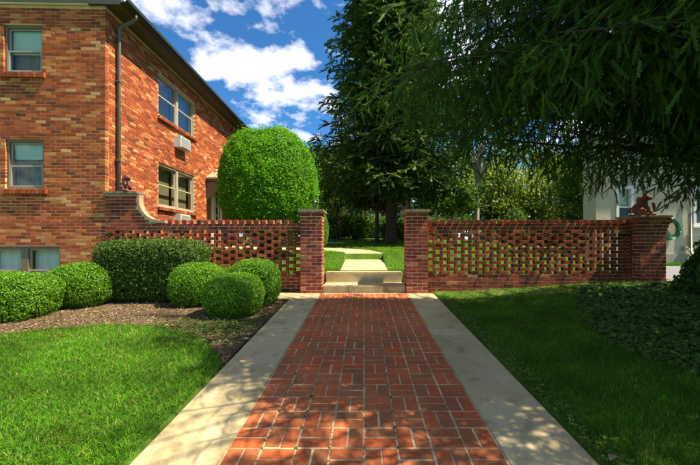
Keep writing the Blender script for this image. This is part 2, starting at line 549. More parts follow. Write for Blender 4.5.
# ------------------------------------------------------------------ bricks
BRICK_CACHE = {}
def brick_mesh(sx, sy, sz, tone, mat, bev=0.003):
    key = (round(sx, 3), round(sy, 3), round(sz, 3), round(tone, 2), mat.name)
    if key in BRICK_CACHE: return BRICK_CACHE[key]
    bm = bmesh.new()
    bmesh.ops.create_cube(bm, size=1.0)
    for v in bm.verts:
        v.co.x *= key[0]; v.co.y *= key[1]; v.co.z *= key[2]
    bmesh.ops.bevel(bm, geom=bm.edges[:], offset=bev, segments=1, affect='EDGES')
    me = bpy.data.meshes.new('brick')
    bm.to_mesh(me); bm.free()
    a = me.attributes.new('tone', 'FLOAT', 'FACE')
    a.data.foreach_set('value', np.full(len(me.polygons), tone, np.float32))
    BRICK_CACHE[key] = me
    return me

def lay_bricks(bricks, parent, mat, near, limit=300, name='brick', rest='brickwork', origin=(0, 0, 0)):
    """bricks: list of (cx,cy,cz,sx,sy,sz,tone) in the parent's local space; the `limit` best by near() become
    objects of their own, the others one joined part"""
    order = sorted(bricks, key=near)
    for (cx, cy, cz, sx, sy, sz, tone) in order[:limit]:
        tq = round(round(tone * 14) / 14, 2)
        me = brick_mesh(sx, sy, sz, tq, mat)
        o = link(name, me, mat, parent)
        o.location = (cx + random.uniform(-.0012, .0012), cy + random.uniform(-.002, .002), cz + random.uniform(-.0008, .0008))
        o.rotation_euler = (random.uniform(-.006, .006), random.uniform(-.006, .006), random.uniform(-.010, .010))
    more = order[limit:]
    if more:
        A = np.array(more)
        n = len(A)
        corner = np.array([(x, y, z) for x in (-.5, .5) for y in (-.5, .5) for z in (-.5, .5)])
        jit = rng.normal(0, 0.0012, (n, 3))
        v = (A[:, None, 0:3] + jit[:, None, :]) + corner[None] * A[:, None, 3:6]
        f = (BOXF[None] + (np.arange(n) * 8)[:, None, None]).reshape(-1, 4)
        o = link(rest, np_mesh(rest, v.reshape(-1, 3), f, np.repeat(A[:, 6], 6)), mat, parent)
        o['kind'] = 'stuff'

def tone_mix(kind):
    r = random.random()
    if kind == 'house':
        if r < 0.08: return random.uniform(0.03, 0.16)
        if r < 0.64: return random.uniform(0.2, 0.52)
        if r < 0.86: return random.uniform(0.52, 0.72)
        if r < 0.97: return random.uniform(0.72, 0.88)
        return random.uniform(0.88, 1)
    if kind == 'wall':
        return min(1, max(0, random.gauss(0.55, 0.22)))
    return min(1, max(0.08 if random.random() < .06 else .22, random.gauss(0.5, 0.24)))

BL, BH, BD, JT = 0.190, 0.0555, 0.095, 0.0110   # brick length, height, depth, joint
CO = BH + JT                                    # course 0.0665

# ------------------------------------------------------------------ the brick walk
PU = 0.203
def build_walk():
    ang = math.atan(SL)
    root = empty('brick_walk', (0, 0, 0), (ang, 0, 0))
    tag(root, 'red brick walk in basket weave between two concrete strips', None, None, 'structure')
    bed = MB(); bed.box(-0.8135, 0.8135, 0.3, 6.60, -0.05, -0.0018)
    bed.build('mortar_bed', M['bed_mortar'], root)
    br = []
    y0 = 2.08 - 9 * PU
    r = 0
    y = y0
    while y + PU < 6.60:
        for c in range(8):
            x = (c - 4) * PU
            vertical = ((c + r) % 2 == 0)
            for k in range(2):
                if vertical:
                    cx, cy, sx, sy = x + PU * (0.25 + 0.5 * k), y + PU / 2, PU / 2 - 0.0125, PU - 0.0125
                else:
                    cx, cy, sx, sy = x + PU / 2, y + PU * (0.25 + 0.5 * k), PU - 0.0125, PU / 2 - 0.0125
                br.append((cx + random.gauss(0, .0014), cy + random.gauss(0, .0014), -0.0193 + random.gauss(0, 0.0006), sx, sy, 0.042, tone_mix('paver')))
        y += PU; r += 1
    lay_bricks(br, root, M['paver'], lambda b: b[1] if b[1] > 1.85 else 50 - b[1], 300, 'paver', 'paver_field')
    # moss and weeds in a few joints
    v = []; f = []; t = []
    for k in range(900):
        c = random.choice([1, 1, 2, 2, 2, 5, 5, 5, 3, 4])
        x = (c - 4) * PU + random.gauss(0, .004)
        yy = random.choice([random.uniform(1.9, 6.4), 2.08 + PU * random.randint(0, 20) + random.gauss(0, .006)])
        for q in range(3):
            a = random.uniform(0, 6.28); l = random.uniform(.004, .011); b = len(v)
            v += [(x, yy, -0.0015), (x + l * math.cos(a), yy + l * math.sin(a), 0.002), (x + l * math.cos(a + 1), yy + l * math.sin(a + 1), 0.001)]
            f.append((b, b + 1, b + 2)); t.append(random.uniform(0.1, .7))
    o = link('joint_moss', np_mesh('joint_moss', v, f, t), M['grass'], root); o['kind'] = 'stuff'
build_walk()

def build_concrete():
    for side, nm in ((-1, 'left'), (1, 'right')):
        ang = math.atan(SL)
        root = empty('concrete_strip', (0, 0, 0), (ang, 0, 0))
        tag(root, 'worn concrete strip edging the brick walk beside the ' + ('planting bed' if side < 0 else 'shaded lawn'), None, None, 'structure')
        ys = [0.3, 1.72, 4.12, 6.60] if side > 0 else [0.3, 1.55, 3.95, 6.03]
        for a, b in zip(ys[:-1], ys[1:]):
            m = MB()
            x0, x1 = sorted((side * 0.8165, side * (1.315 + random.uniform(-.008, .008))))
            m.box(x0, x1, a + .004, b - .004, -0.10, 0.002)
            m.build('slab', M['concrete'], root, bevel=0.006)
    root = empty('cross_walk', (0, 0, 0), (math.atan(SL), 0, 0))
    tag(root, 'pale concrete walk along the foot of the pierced wall', None, None, 'structure')
    for a, b in ((-5.0, -3.6), (-3.6, -2.2), (-2.2, -0.8165)):
        m = MB(); m.box(a + .004, b - .004 if b < -1 else b, 6.038, 6.60, -.1, .004)
        m.build('slab', M['concrete'], root, bevel=0.006)
build_concrete()

def build_steps():
    root = empty('garden_steps', (0, 6.56, SL * 6.56 - .05))
    tag(root, 'two broad weathered concrete steps between the gate pillars', None, None, 'structure')
    z0 = SL * 6.56 - .05
    m = MB(); m.box(-0.797, 0.797, 6.625 - 6.56, 7.16 - 6.56, -0.02, SL * 6.6 + .135 - z0)
    m.build('tread', M['concrete'], root, bevel=0.018)
    m = MB(); m.box(-0.797, 0.797, 7.14 - 6.56, 7.42 - 6.56, -0.02, SL * 7.14 + .315 - z0)
    m.build('tread', M['concrete'], root, bevel=0.018)
    # narrow landing and the third step
    r2 = empty('garden_path', (0, 7.42, SL * 7.42 + .2))
    tag(r2, 'narrow concrete path climbing the lawn beyond the gate', None, None, 'structure')
    m = MB()
    za, zb = SL * 7.42 + .315, SL * 9.5 + .318
    for x in (-.505, .505):
        pass
    m.add([(-.505, 0, za - .15 - r2.location.z), (.505, 0, za - .15 - r2.location.z), (.505, 2.08, zb - .15 - r2.location.z), (-.505, 2.08, zb - .15 - r2.location.z),
           (-.505, 0, za - r2.location.z), (.505, 0, za - r2.location.z), (.505, 2.08, zb - r2.location.z), (-.505, 2.08, zb - r2.location.z)],
          [(0, 1, 2, 3), (4, 5, 6, 7), (0, 1, 5, 4), (1, 2, 6, 5), (2, 3, 7, 6), (3, 0, 4, 7)])
    m.build('slab', M['concrete'], r2)
    # curving upper path
    cl = [(0.0, 9.5), (-.03, 9.75), (-.16, 10.15), (-.5, 10.6), (-1.05, 10.92), (-1.9, 11.1), (-3.0, 11.3), (-4.9, 11.9)]
    pts = []
    for i in range(len(cl) - 1):
        for k in range(6):
            s = k / 6
            p0 = cl[max(i - 1, 0)]; p1 = cl[i]; p2 = cl[i + 1]; p3 = cl[min(i + 2, len(cl) - 1)]
            pts.append(tuple(0.5 * (2 * p1[d] + (p2[d] - p0[d]) * s + (2 * p0[d] - 5 * p1[d] + 4 * p2[d] - p3[d]) * s * s + (3 * p1[d] - p0[d] - 3 * p2[d] + p3[d]) * s ** 3) for d in (0, 1)))
    pts.append(cl[-1])
    lft = []; rgt = []
    for i, p in enumerate(pts):
        a = pts[max(i - 1, 0)]; b = pts[min(i + 1, len(pts) - 1)]
        d = Vector((b[0] - a[0], b[1] - a[1])).normalized()
        if i == 0: d = Vector((0, 1))
        nrm = Vector((-d.y, d.x))
        lft.append((p[0] + nrm.x * .5, p[1] + nrm.y * .5)); rgt.append((p[0] - nrm.x * .5, p[1] - nrm.y * .5))
    m = MB(); oz = r2.location.z; n = len(pts)
    vs = []
    for i in range(n):
        for q in (lft[i], rgt[i]):
            z = SL * q[1] + .478 + (SL * 0)
            vs += [(q[0], q[1] - 7.42, z - oz), (q[0], q[1] - 7.42, z - .2 - oz)]
    fs = []
    for i in range(n - 1):
        a = i * 4; b = a + 4
        fs += [(a, a + 2, b + 2, b), (a, b, b + 1, a + 1), (a + 2, a + 3, b + 3, b + 2), (a + 1, b + 1, b + 3, a + 3)]
    fs += [(0, 1, 3, 2), ((n - 1) * 4, (n - 1) * 4 + 2, (n - 1) * 4 + 3, (n - 1) * 4 + 1)]
    m.add(vs, fs)
    m.build('curved_slab', M['concrete'], r2)
    tag(sheet('far_path', [(-.75, 13.75), (-.8, 14.4), (-4, 15.2), (-9, 15.6), (-9, 14.9), (-4, 14.5)], M['concrete'], .02, cell=.3),
        'pale concrete path crossing the lawn in front of the far shrubs', None, None, 'structure')
    tag(sheet('driveway', [(6.05, 6.7), (16, 6.4), (16, 8.9), (6.2, 8.9), (5.95, 7.6)], M['asphalt'], .014, cell=.3),
        'grey asphalt drive between the end pillar and the stucco house', None, None, 'structure')
    tag(sheet('pavement', [(5.75, 6.55), (6.4, 6.45), (6.5, 6.68), (6.03, 6.72), (5.78, 6.8)], M['concrete'], .022, cell=.3),
        'small pale concrete apron at the foot of the end pillar', None, None, 'structure')
build_steps()

# lawn edge of the planting bed (x,y)
EDGE = [(-7.5, 3.2), (-5.6, 3.75), (-4.4, 4.12), (-3.9, 4.4), (-3.4, 4.55), (-2.8, 4.5), (-2.35, 4.32), (-1.92, 4.02), (-1.60, 3.68), (-1.44, 3.45), (-1.345, 3.3)]
bed = EDGE + [(-1.325, 3.28), (-1.325, 6.035), (-5.02, 6.035), (-5.02, 6.7), (-7.5, 6.66)]
tag(sheet('mulch_bed', bed, M['mulch'], .010, cell=.15), 'brown bark mulch bed under the clipped shrubs', None, None, 'structure')

# ------------------------------------------------------------------ pillars
def ring_courses(w, d, n, z0, kind='wall', grow=None, start=0):
    """bricks for a hollow square pier, centred, w by d"""
    out_ = []
    for c in range(n):
        gx = grow(c) if grow else 0
        W, D = w + 2 * gx, d + 2 * gx
        z = z0 + c * CO + BH / 2
        def run(length, along_x, pos, lo):
            # split a run into stretchers
            k = max(1, round(length / (BL + JT)))
            left = lo; rest = length
            sizes = []
            full = int((length + JT + .002) // (BL + JT))
            sizes = [BL] * full
            rem = length - full * (BL + JT)
            if rem > 0.03: sizes.insert(0 if c % 4 < 2 else len(sizes), rem - 0.0)
            x = lo
            tot = sum(sizes) + JT * (len(sizes) - 1)
            sc = (length - JT * (len(sizes) - 1)) / sum(sizes)
            for s_ in sizes:
                s_ *= sc
                if along_x: out_.append((x + s_ / 2, pos, z, s_, BD, BH, tone_mix(kind)))
                else: out_.append((pos, x + s_ / 2, z, BD, s_, BH, tone_mix(kind)))
                x += s_ + JT
        if (c + start) % 2 == 0:
            run(W, True, -D / 2 + BD / 2, -W / 2); run(W, True, D / 2 - BD / 2, -W / 2)
            run(D - 2 * (BD + JT), False, -W / 2 + BD / 2, -D / 2 + BD + JT); run(D - 2 * (BD + JT), False, W / 2 - BD / 2, -D / 2 + BD + JT)
        else:
            run(D, False, -W / 2 + BD / 2, -D / 2); run(D, False, W / 2 - BD / 2, -D / 2)
            run(W - 2 * (BD + JT), True, -D / 2 + BD / 2, -W / 2 + BD + JT); run(W - 2 * (BD + JT), True, D / 2 - BD / 2, -W / 2 + BD + JT)
    return out_

PZ = SL * 6.6 - .01
def gate_pillar(xc, label, lam_label, mossy):
    root = empty('gate_pillar', (xc, 6.75, PZ))
    tag(root, label, 'pillar', 'brick pillars of the gateway')
    w = 0.405
    br = ring_courses(w, w, 23, 0.0)
    lay_bricks(br, root, M['wall_brick'], lambda b: b[1], 300)
    m = MB(); h = 23 * CO
    m.box(-w / 2 + .005, w / 2 - .005, -w / 2 + .005, w / 2 - .005, -.05, h - .002)
    m.build('mortar_core', M['mortar_pale'], root)
    m = MB(); m.box(-w / 2 - .045, w / 2 + .045, -w / 2 - .045, w / 2 + .045, h, h + .062)
    m.build('cap', M['coping'], root, bevel=.012)
    # lantern
    lr = empty('pillar_lantern', (xc + (0.03 if xc < 0 else -.06), 6.80, PZ + h + .062))
    tag(lr, lam_label, 'lantern', 'lanterns on the gate pillars')
    m = MB(); m.lathe([(.045, 0), (.045, .012), (.018, .02), (.014, .05), (.03, .06), (.034, .07)], 12); m.build('post', M['black_iron'], lr, True)
    m = MB(); m.lathe([(.030, .072), (.046, .155)], 6); m.build('glass', M['glass'], lr)
    for k in range(6):
        a = math.pi * 2 * k / 6
        m = MB(); m.bar((.032 * math.cos(a), .032 * math.sin(a), .07), (.049 * math.cos(a), .049 * math.sin(a), .157), .004, 6); m.build('bar', M['black_iron'], lr)
    m = MB(); m.lathe([(.06, .155), (.058, .163), (.026, .2), (.02, .205), (.008, .21), (.012, .225), (.002, .24)], 12); m.build('roof', M['black_iron'], lr, True)
    m = MB(); m.lathe([(.007, .075), (.008, .12), (.003, .13)], 8); m.build('candle', M['cream_paint'], lr, True)
    return root
GPL = gate_pillar(-1.0, 'brick gate pillar joined to the half-sunlit wall near the clipped shrubs', 'small black lantern on the gate pillar beside the dome-shaped tree', True)
GPR = gate_pillar(1.005, 'shaded brick gate pillar joined to the wall beside the lawn', 'small black lantern on the gate pillar under the dark spruce', False)

def end_pillar():
    root = empty('end_pillar', (5.455, 6.79, SL * 6.6 + .10))
    tag(root, 'thick brick end pillar with flared top beside the drive', 'pillar')
    w = 0.49
    nc = 20
    grow = lambda c: 0.0 if c < nc - 4 else 0.014 * (c - (nc - 5))
    br = ring_courses(w, w, nc, 0.0, grow=grow)
    lay_bricks(br, root, M['wall_brick'], lambda b: b[1], 300)
    m = MB(); m.box(-w / 2 + .007, w / 2 - .007, -w / 2 + .007, w / 2 - .007, -.1, nc * CO - .002)
    for c in range(nc - 4, nc):
        gq = grow(c)
        m.box(-w / 2 - gq + .008, w / 2 + gq - .008, -w / 2 - gq + .008, w / 2 + gq - .008, c * CO - .004, (c + 1) * CO - .004)
    m.build('mortar_core', M['mortar_pale'], root)
    m = MB(); m.box(-w / 2 - .075, w / 2 + .075, -w / 2 - .075, w / 2 + .075, nc * CO, nc * CO + .04)
    m.build('cap', M['coping'], root, bevel=.01)
    return SL * 6.6 + .10 + nc * CO + .04
ENDTOP = end_pillar()

# ------------------------------------------------------------------ pierced walls
FY0, FT = 6.745, 0.10          # front face and thickness
NS, NPC = 5, 13                # solid courses below, pierced courses
PER = 0.281                    # brick plus gap
def pierced_wall(x0, x1, label, ramp_left=False, rise=0.0):
    zb = SL * FY0 - 0.0 + rise
    root = empty('pierced_brick_wall', ((x0 + x1) / 2, FY0 + FT / 2, zb))
    tag(root, label, 'garden wall', 'pierced brick walls beside the gateway')
    xc = (x0 + x1) / 2
    a, b = x0 - xc, x1 - xc
    br = []; pads = MB()
    def solid(c, lo, hi, off, depth=FT, tall=BH, zc=None):
        z = (c * CO + BH / 2) if zc is None else zc
        x = lo - off
        while x < hi - .03:
            l, r_ = max(x, lo), min(x + BL, hi)
            if r_ - l > .03:
                br.append(((l + r_) / 2, 0, z, r_ - l, depth, tall, tone_mix('wall')))
            x += BL + JT
    for c in range(-1, NS):
        solid(c, a, b, (c % 2) * (BL + JT) / 2)
    # core of the plinth
    pads.box(a, b, -FT / 2 + .007, FT / 2 - .007, -.10, NS * CO - JT)
    for c in range(NS, NS + NPC):
        z = c * CO + BH / 2
        off = (PER / 2) if (c - NS) % 2 else 0.0
        x = a - off
        while x < b - .02:
            l, r_ = max(x, a), min(x + .187, b)
            if r_ - l > .03:
                br.append(((l + r_) / 2, random.gauss(0, .0015), z, r_ - l, FT, BH, tone_mix('wall') - .04))
            x += PER
        # mortar pads on top of each brick where the next course bears
        zj = c * CO - JT
        x = a - PER
        while x < b:
            for dxs in (0.0, PER / 2):
                l = max(x + dxs, a); r_ = min(x + dxs + .187 - PER / 2, b)
                if r_ - l > .01:
                    pads.box(l + .004, r_ - .004, -FT / 2 + .006, FT / 2 - .006, zj - .001, zj + JT + .001)
            x += PER
    ct = NS + NPC
    pads.box(a, b, -FT / 2 + .007, FT / 2 - .007, ct * CO - JT, (ct + 2) * CO - JT)
    xs_ramp = a
    if ramp_left:
        xs_ramp = -3.96 - xc
    solid(ct, a, b, 0.0)
    solid(ct + 1, a, b, (BL + JT) / 2)
    # spaced headers standing along the top
    ztop = (ct + 2) * CO
    x = xs_ramp + .05
    while x < b - .05:
        br.append((x, 0, ztop + .026, .078, FT + .035, .056, tone_mix('wall') - .05))
        pads.box(x - .044, x + .044, -FT / 2 + .006, FT / 2 - .006, ztop - JT - .001, ztop - .001)
        x += PER / 2
    if ramp_left:
        x_flat = -4.41 - xc
        ztopr = 2.285 - zb
        def curve_x(z):
            """right end of the scoop at height z (local)"""
            zc = ztopr - .10
            if z >= zc: return x_flat
            q = min(1, max(0, (zc - z) / (zc - ztop)))
            return xs_ramp - (xs_ramp - x_flat) * math.sqrt(max(0, 1 - q * q))
        c = ct + 2
        while (c + 1) * CO < ztopr + .02:
            solid(c, a, curve_x((c + .9) * CO) - .012, (c % 2) * (BL + JT) / 2)
            c += 1
        poly = [(a, ztop - JT), (xs_ramp - .02, ztop - JT)]
        cur = []
        for k in range(15):
            z = ztop + (ztopr - .1 - ztop) * k / 14
            cur.append((curve_x(z) - .012, z))
        cur.append((x_flat - .012, ztopr))
        m = MB(); m.prism(poly + cur + [(a, ztopr)], -FT / 2 + .007, FT / 2 - .007)
        m.build('mortar_core', M['mortar'], root)
        # rowlock coping that follows the scoop, and a flat slab on the high end
        m = MB()
        path = [(x_flat + .004, ztopr - .005)] + [(curve_x(ztop + (ztopr - .1 - ztop) * k / 14), ztop + (ztopr - .1 - ztop) * k / 14) for k in range(14, -1, -1)]
        path.append((path[-1][0] + .10, ztop - .003))
        path = [Vector((p[0], 0, p[1])) for p in path]
        th = .048
        outer = []
        for i, p in enumerate(path):
            d = (path[min(i + 1, len(path) - 1)] - path[max(i - 1, 0)]).normalized()
            nrm = Vector((-d.z, 0, d.x))
            if nrm.x < 0 and abs(nrm.x) > abs(nrm.z): nrm = -nrm
            if nrm.z < 0 and abs(nrm.z) >= abs(nrm.x): nrm = -nrm
            outer.append(p + nrm * th)
        for i in range(len(path) - 1):
            q = [path[i], outer[i], outer[i + 1], path[i + 1]]
            y0_, y1_ = -FT / 2 - .022, FT / 2 + .022
            vs = [(p.x, y0_, p.z) for p in q] + [(p.x, y1_, p.z) for p in q]
            m.add(vs, [(0, 1, 2, 3), (7, 6, 5, 4), (0, 4, 5, 1), (1, 5, 6, 2), (2, 6, 7, 3), (3, 7, 4, 0)])
        cp = m.build('curved_coping', M['coping_pale'], root)
        m = MB(); m.box(a - .005, x_flat + .03, -FT / 2 - .05, FT / 2 + .11, ztopr + .002, ztopr + .05)
        m.build('coping_slab', M['coping'], root, bevel=.008)
    pads.build('mortar', M['mortar'], root)
    cx, cz = 0, CAMH - zb
    lay_bricks(br, root, M['wall_brick'], lambda q: (xc + q[0]) ** 2 + 0.2 * (q[2] - 0.8) ** 2, 300)
    return root
M['coping_pale'] = plain('coping_pale', (0.36, 0.24, 0.14), 0.95, var=0.3, scale=18, bmp=0.5, bscale=60)
pierced_wall(-5.035, -1.205, 'pierced brick wall sweeping up in a scooped end against the apartment block', True)
pierced_wall(1.21, 5.208, 'shaded pierced brick wall running behind the lawn to the thick end pillar', False)

# ------------------------------------------------------------------ apartment block
def build_block():
    BL, BH, BD, JT = 0.179, 0.0510, 0.095, 0.0112
    CO = BH + JT
    zb = 0.30
    root = empty('apartment_block', (-5.04, 6.76, zb), (0, 0, math.radians(1.5)))
    tag(root, 'two-storey apartment block of mottled orange and red brick', 'building')
    ZT = 5.96 - zb           # top of brickwork
    U0, V1 = -(24 * (BL + JT) - JT), 7.75      # front runs u from U0 to 0; side runs v from 0 to V1
    # openings in local metres
    fr = [(-1.935, -1.20, 4.63 - zb, 5.56 - zb), (-1.90, -1.18, 2.385 - zb, 3.34 - zb), (-2.26, -0.865, .66 - zb, 1.265 - zb),
          (-4.2, -3.45, 4.63 - zb, 5.56 - zb), (-4.2, -3.45, 2.385 - zb, 3.34 - zb)]
    sdw = [(1.83, 3.77, 4.49 - zb, 5.56 - zb), (1.83, 3.77, 2.235 - zb, 3.335 - zb)]
    acs = [(2.58, 3.16, 3.90 - zb, 4.25 - zb), (2.58, 3.16, 1.79 - zb, 2.13 - zb)]
    door = (4.66, 6.75, 0.6, 3.36 - zb)
    side_holes = sdw + acs + [door]
    br = []
    n = int(ZT / CO)
    def courses(lo, hi, holes, make, par):
        for c in range(n):
            z0 = c * CO; zc = z0 + BH / 2
            l0, h0 = lo, hi
            # alternate the corner
            l0, h0 = par(c, lo, hi)
            spans = [(l0, h0)]
            for (a, b, za, zb_) in holes:
                if za - .01 < zc < zb_ + .01:
                    ns = []
                    for s in spans:
                        if b <= s[0] or a >= s[1]: ns.append(s); continue
                        if a > s[0]: ns.append((s[0], a))
                        if b < s[1]: ns.append((b, s[1]))
                    spans = ns
            for s in spans:
                x = lo - (c % 2) * (BL + JT) / 2
                while x < s[1]:
                    l, r_ = max(x, s[0]), min(x + BL, s[1])
                    if r_ - l > .025: make(l, r_, zc)
                    x += BL + JT
    cluster = {}
    def tn(kx, z):
        # loosely clustered tones, as bricks come off the pallet
        c = .5 + .5 * math.sin(kx * 2.3 + math.floor(z / .19) * 2.1) * math.sin(z * 3.1 + kx * .7)
        t = tone_mix('house')
        if c > .76 and random.random() < .30: t = random.uniform(.68, .98)
        elif c < .3 and random.random() < .4: t = random.uniform(.15, .4)
        return t
    courses(U0, 0, fr, lambda l, r_, z: br.append(((l + r_) / 2, BD / 2, z, r_ - l, BD, BH, tn(l, z))),
            lambda c, lo, hi: (lo, hi if c % 2 == 0 else hi - BD - JT))
    courses(0, V1, side_holes, lambda l, r_, z: br.append((-BD / 2, (l + r_) / 2, z, BD, r_ - l, BH, tn(l, z))),
            lambda c, lo, hi: (lo if c % 2 else lo + BD + JT, hi))
    # brick sills and lintels
    for (a, b, za, zb_) in fr:
        x = a - .05
        while x < b + .02:
            br.append((x + .035, .03, za - .052, .062, .16, .095, tone_mix('house') * .75)); x += .0715
    for (a, b, za, zb_) in sdw:
        x = a - .05
        while x < b + .02:
            br.append((-.02, x + .035, za - .045, .17, .062, .075, tone_mix('house') * .7)); x += .0715
    lay_bricks(br, root, M['house_brick'],
               lambda q: (0 if (q[0] > -2.25 and q[1] < .06 and q[2] > .95) else 100) + abs(q[2] - 2.1) + abs(q[0]) * .35, 300)
    # mortar shell with the openings cut out
    def shell(lo, hi, holes, put):
        xs = sorted(set([lo, hi] + [h[0] - .003 for h in holes] + [h[1] + .003 for h in holes]))
        zs = sorted(set([-.2, ZT] + [h[2] - .003 for h in holes] + [h[3] + .003 for h in holes]))
        for i in range(len(xs) - 1):
            for j in range(len(zs) - 1):
                mx, mz_ = (xs[i] + xs[i + 1]) / 2, (zs[j] + zs[j + 1]) / 2
                if any(h[0] < mx < h[1] and h[2] < mz_ < h[3] for h in holes): continue
                put(xs[i], xs[i + 1], zs[j], zs[j + 1])
        for h in holes:
            yield h
    m = MB()
    T = .20
    for h in shell(U0, -.006, fr, lambda a, b, c, d: m.add([(a, .006, c), (b, .006, c), (b, .006, d), (a, .006, d)], [(0, 1, 2, 3)])):
        a, b, c, d = h[0] - .003, h[1] + .003, h[2] - .003, h[3] + .003
        for q in ([(a, .006, c), (a, T, c), (a, T, d), (a, .006, d)], [(b, .006, c), (b, T, c), (b, T, d), (b, .006, d)],
                  [(a, .006, c), (b, .006, c), (b, T, c), (a, T, c)], [(a, .006, d), (b, .006, d), (b, T, d), (a, T, d)]):
            m.add(q, [(0, 1, 2, 3)])
    for h in shell(.006, V1, side_holes, lambda a, b, c, d: m.add([(-.006, a, c), (-.006, b, c), (-.006, b, d), (-.006, a, d)], [(0, 1, 2, 3)])):
        a, b, c, d = h[0] - .003, h[1] + .003, h[2] - .003, h[3] + .003
        for q in ([(-.006, a, c), (-T, a, c), (-T, a, d), (-.006, a, d)], [(-.006, b, c), (-T, b, c), (-T, b, d), (-.006, b, d)],
                  [(-.006, a, c), (-.006, b, c), (-T, b, c), (-T, a, c)], [(-.006, a, d), (-.006, b, d), (-T, b, d), (-T, a, d)]):
            m.add(q, [(0, 1, 2, 3)])
    # back and far walls, inner leaf
    m.add([(U0, .006, -.2), (U0, V1, -.2), (U0, V1, ZT), (U0, .006, ZT)], [(0, 1, 2, 3)])
    m.add([(U0, V1, -.2), (-.006, V1, -.2), (-.006, V1, ZT), (U0, V1, ZT)], [(0, 1, 2, 3)])
    m.add([(U0, .0065, ZT), (-.0065, .0065, ZT), (-.0065, V1, ZT), (U0, V1, ZT)], [(0, 1, 2, 3)])
    m.build('wall_core', M['mortar_warm'], root)
    # windows
    def win_front(h, kind):
        a, b, c, d = h
        fw = .045
        wf = MB()
        for (x0, x1, z0, z1) in ((a, a + fw, c, d), (b - fw, b, c, d), (a + fw, b - fw, d - fw, d), (a + fw, b - fw, c, c + fw)):
            wf.box(x0, x1, .035, .10, z0, z1)
        if kind == 'base':
            mid = (a + b) / 2
            wf.box(mid - .07, mid + .07, .03, .10, c + fw, d - fw)
        f = wf.build('window', M['frame_brown'], root, bevel=.004)
        units = [(a + fw, b - fw)] if kind != 'base' else [(a + fw, (a + b) / 2 - .07), ((a + b) / 2 + .07, b - fw)]
        for (l, r_) in units:
            zm = c + (d - c) * (.47 if kind != 'base' else .24)
            s = MB(); sw = .028
            for (z0, z1, y) in ((zm - .012, d - fw, .072), (c + fw, zm + .016, .05)):
                s.box(l, l + sw, y, y + .024, z0, z1); s.box(r_ - sw, r_, y, y + .024, z0, z1)
                s.box(l + sw, r_ - sw, y, y + .024, z1 - sw, z1); s.box(l + sw, r_ - sw, y, y + .024, z0, z0 + sw)
            s.build('sash', M['frame'], f)
            for (z0, z1, y) in ((zm + .014, d - fw - sw, .085), (c + fw + sw, zm - .012, .062)):
                p = MB(); p.add([(l + sw, y, z0), (r_ - sw, y, z0), (r_ - sw, y, z1), (l + sw, y, z1)], [(0, 1, 2, 3)])
                p.build('pane', M['glass_front'], f)
            if kind != 'base':
                # venetian blind behind the glass
                bl = MB(); z = d - fw - .02
                zlow = zm - .02 if kind == 'upper' else zm + .16
                while z > zlow:
                    bl.add([(l + .02, .125, z), (r_ - .02, .125, z), (r_ - .02, .137, z - .026), (l + .02, .137, z - .026)], [(0, 1, 2, 3)]); z -= .0225
                bl.build('blind', M['blind'], f)
            cu = MB(); k = 26; x0 = l + .0
            vs = []
            for i in range(k + 1):
                x = l + (r_ - l) * i / k; y = .19 + .018 * math.sin(i * 1.7) + .01 * math.sin(i * .6)
                vs += [(x, y, c), (x, y, d)]
            cu.add(vs, [(2 * i, 2 * i + 2, 2 * i + 3, 2 * i + 1) for i in range(k)])
            cu.build('curtain', M['curtain'] if kind != 'base' else M['blind'], f, True)
    win_front(fr[0], 'upper'); win_front(fr[1], 'lower'); win_front(fr[2], 'base'); win_front(fr[3], 'upper'); win_front(fr[4], 'lower')
    def win_side(h, kind):
        a, b, c, d = h
        fw = .05
        wf = MB()
        mid = (a + b) / 2
        for (v0, v1, z0, z1) in ((a, a + fw, c, d), (b - fw, b, c, d), (a + fw, b - fw, d - fw, d), (a + fw, b - fw, c, c + fw), (mid - .045, mid + .045, c + fw, d - fw)):
            wf.box(-.10, -.03, v0, v1, z0, z1)
        f = wf.build('window', M['frame'], root, bevel=.004)
        for (l, r_) in ((a + fw, mid - .045), (mid + .045, b - fw)):
            zm = c + (d - c) * .52
            s = MB(); sw = .03
            for (z0, z1, x) in ((zm - .015, d - fw, -.085), (c + fw, zm + .015, -.06)):
                s.box(x - .02, x, l, l + sw, z0, z1); s.box(x - .02, x, r_ - sw, r_, z0, z1)
                s.box(x - .02, x, l + sw, r_ - sw, z1 - sw, z1); s.box(x - .02, x, l + sw, r_ - sw, z0, z0 + sw)
            s.build('sash', M['frame'], f)
            for (z0, z1, x) in ((zm + .015, d - fw - sw, -.095), (c + fw + sw, zm - .015, -.07)):
                p = MB(); p.add([(x, l + sw, z0), (x, r_ - sw, z0), (x, r_ - sw, z1), (x, l + sw, z1)], [(0, 1, 2, 3)])
                p.build('pane', M['glass'], f)
            cu = MB(); vs = []; k = 30
            for i in range(k + 1):
                v = l + (r_ - l) * i / k; x = -.24 + .002 * math.sin(i * 1.9)
                vs += [(x, v, c), (x, v, d)]
            if kind == 'lower':
                cu.add(vs, [(2 * i, 2 * i + 2, 2 * i + 3, 2 * i + 1) for i in range(k)])
                cu.build('curtain', M['curtain'], f, True)
            else:
                bl = MB(); z = d - fw
                while z > c + .02:
                    bl.add([(-.24, l, z), (-.24, r_, z), (-.252, r_, z - .02), (-.252, l, z - .02)], [(0, 1, 2, 3)]); z -= .03
                bl.build('blind', M['room'], f)
    win_side(sdw[0], 'upper'); win_side(sdw[1], 'lower')
    # inner rooms behind the windows
    m = MB()
    m.box(U0 + .05, -.9, .8, .85, .0, ZT - .05); m.box(-.9, -.85, .8, V1 - .1, .0, ZT - .05)
    m.build('inner_wall', M['room'], root)
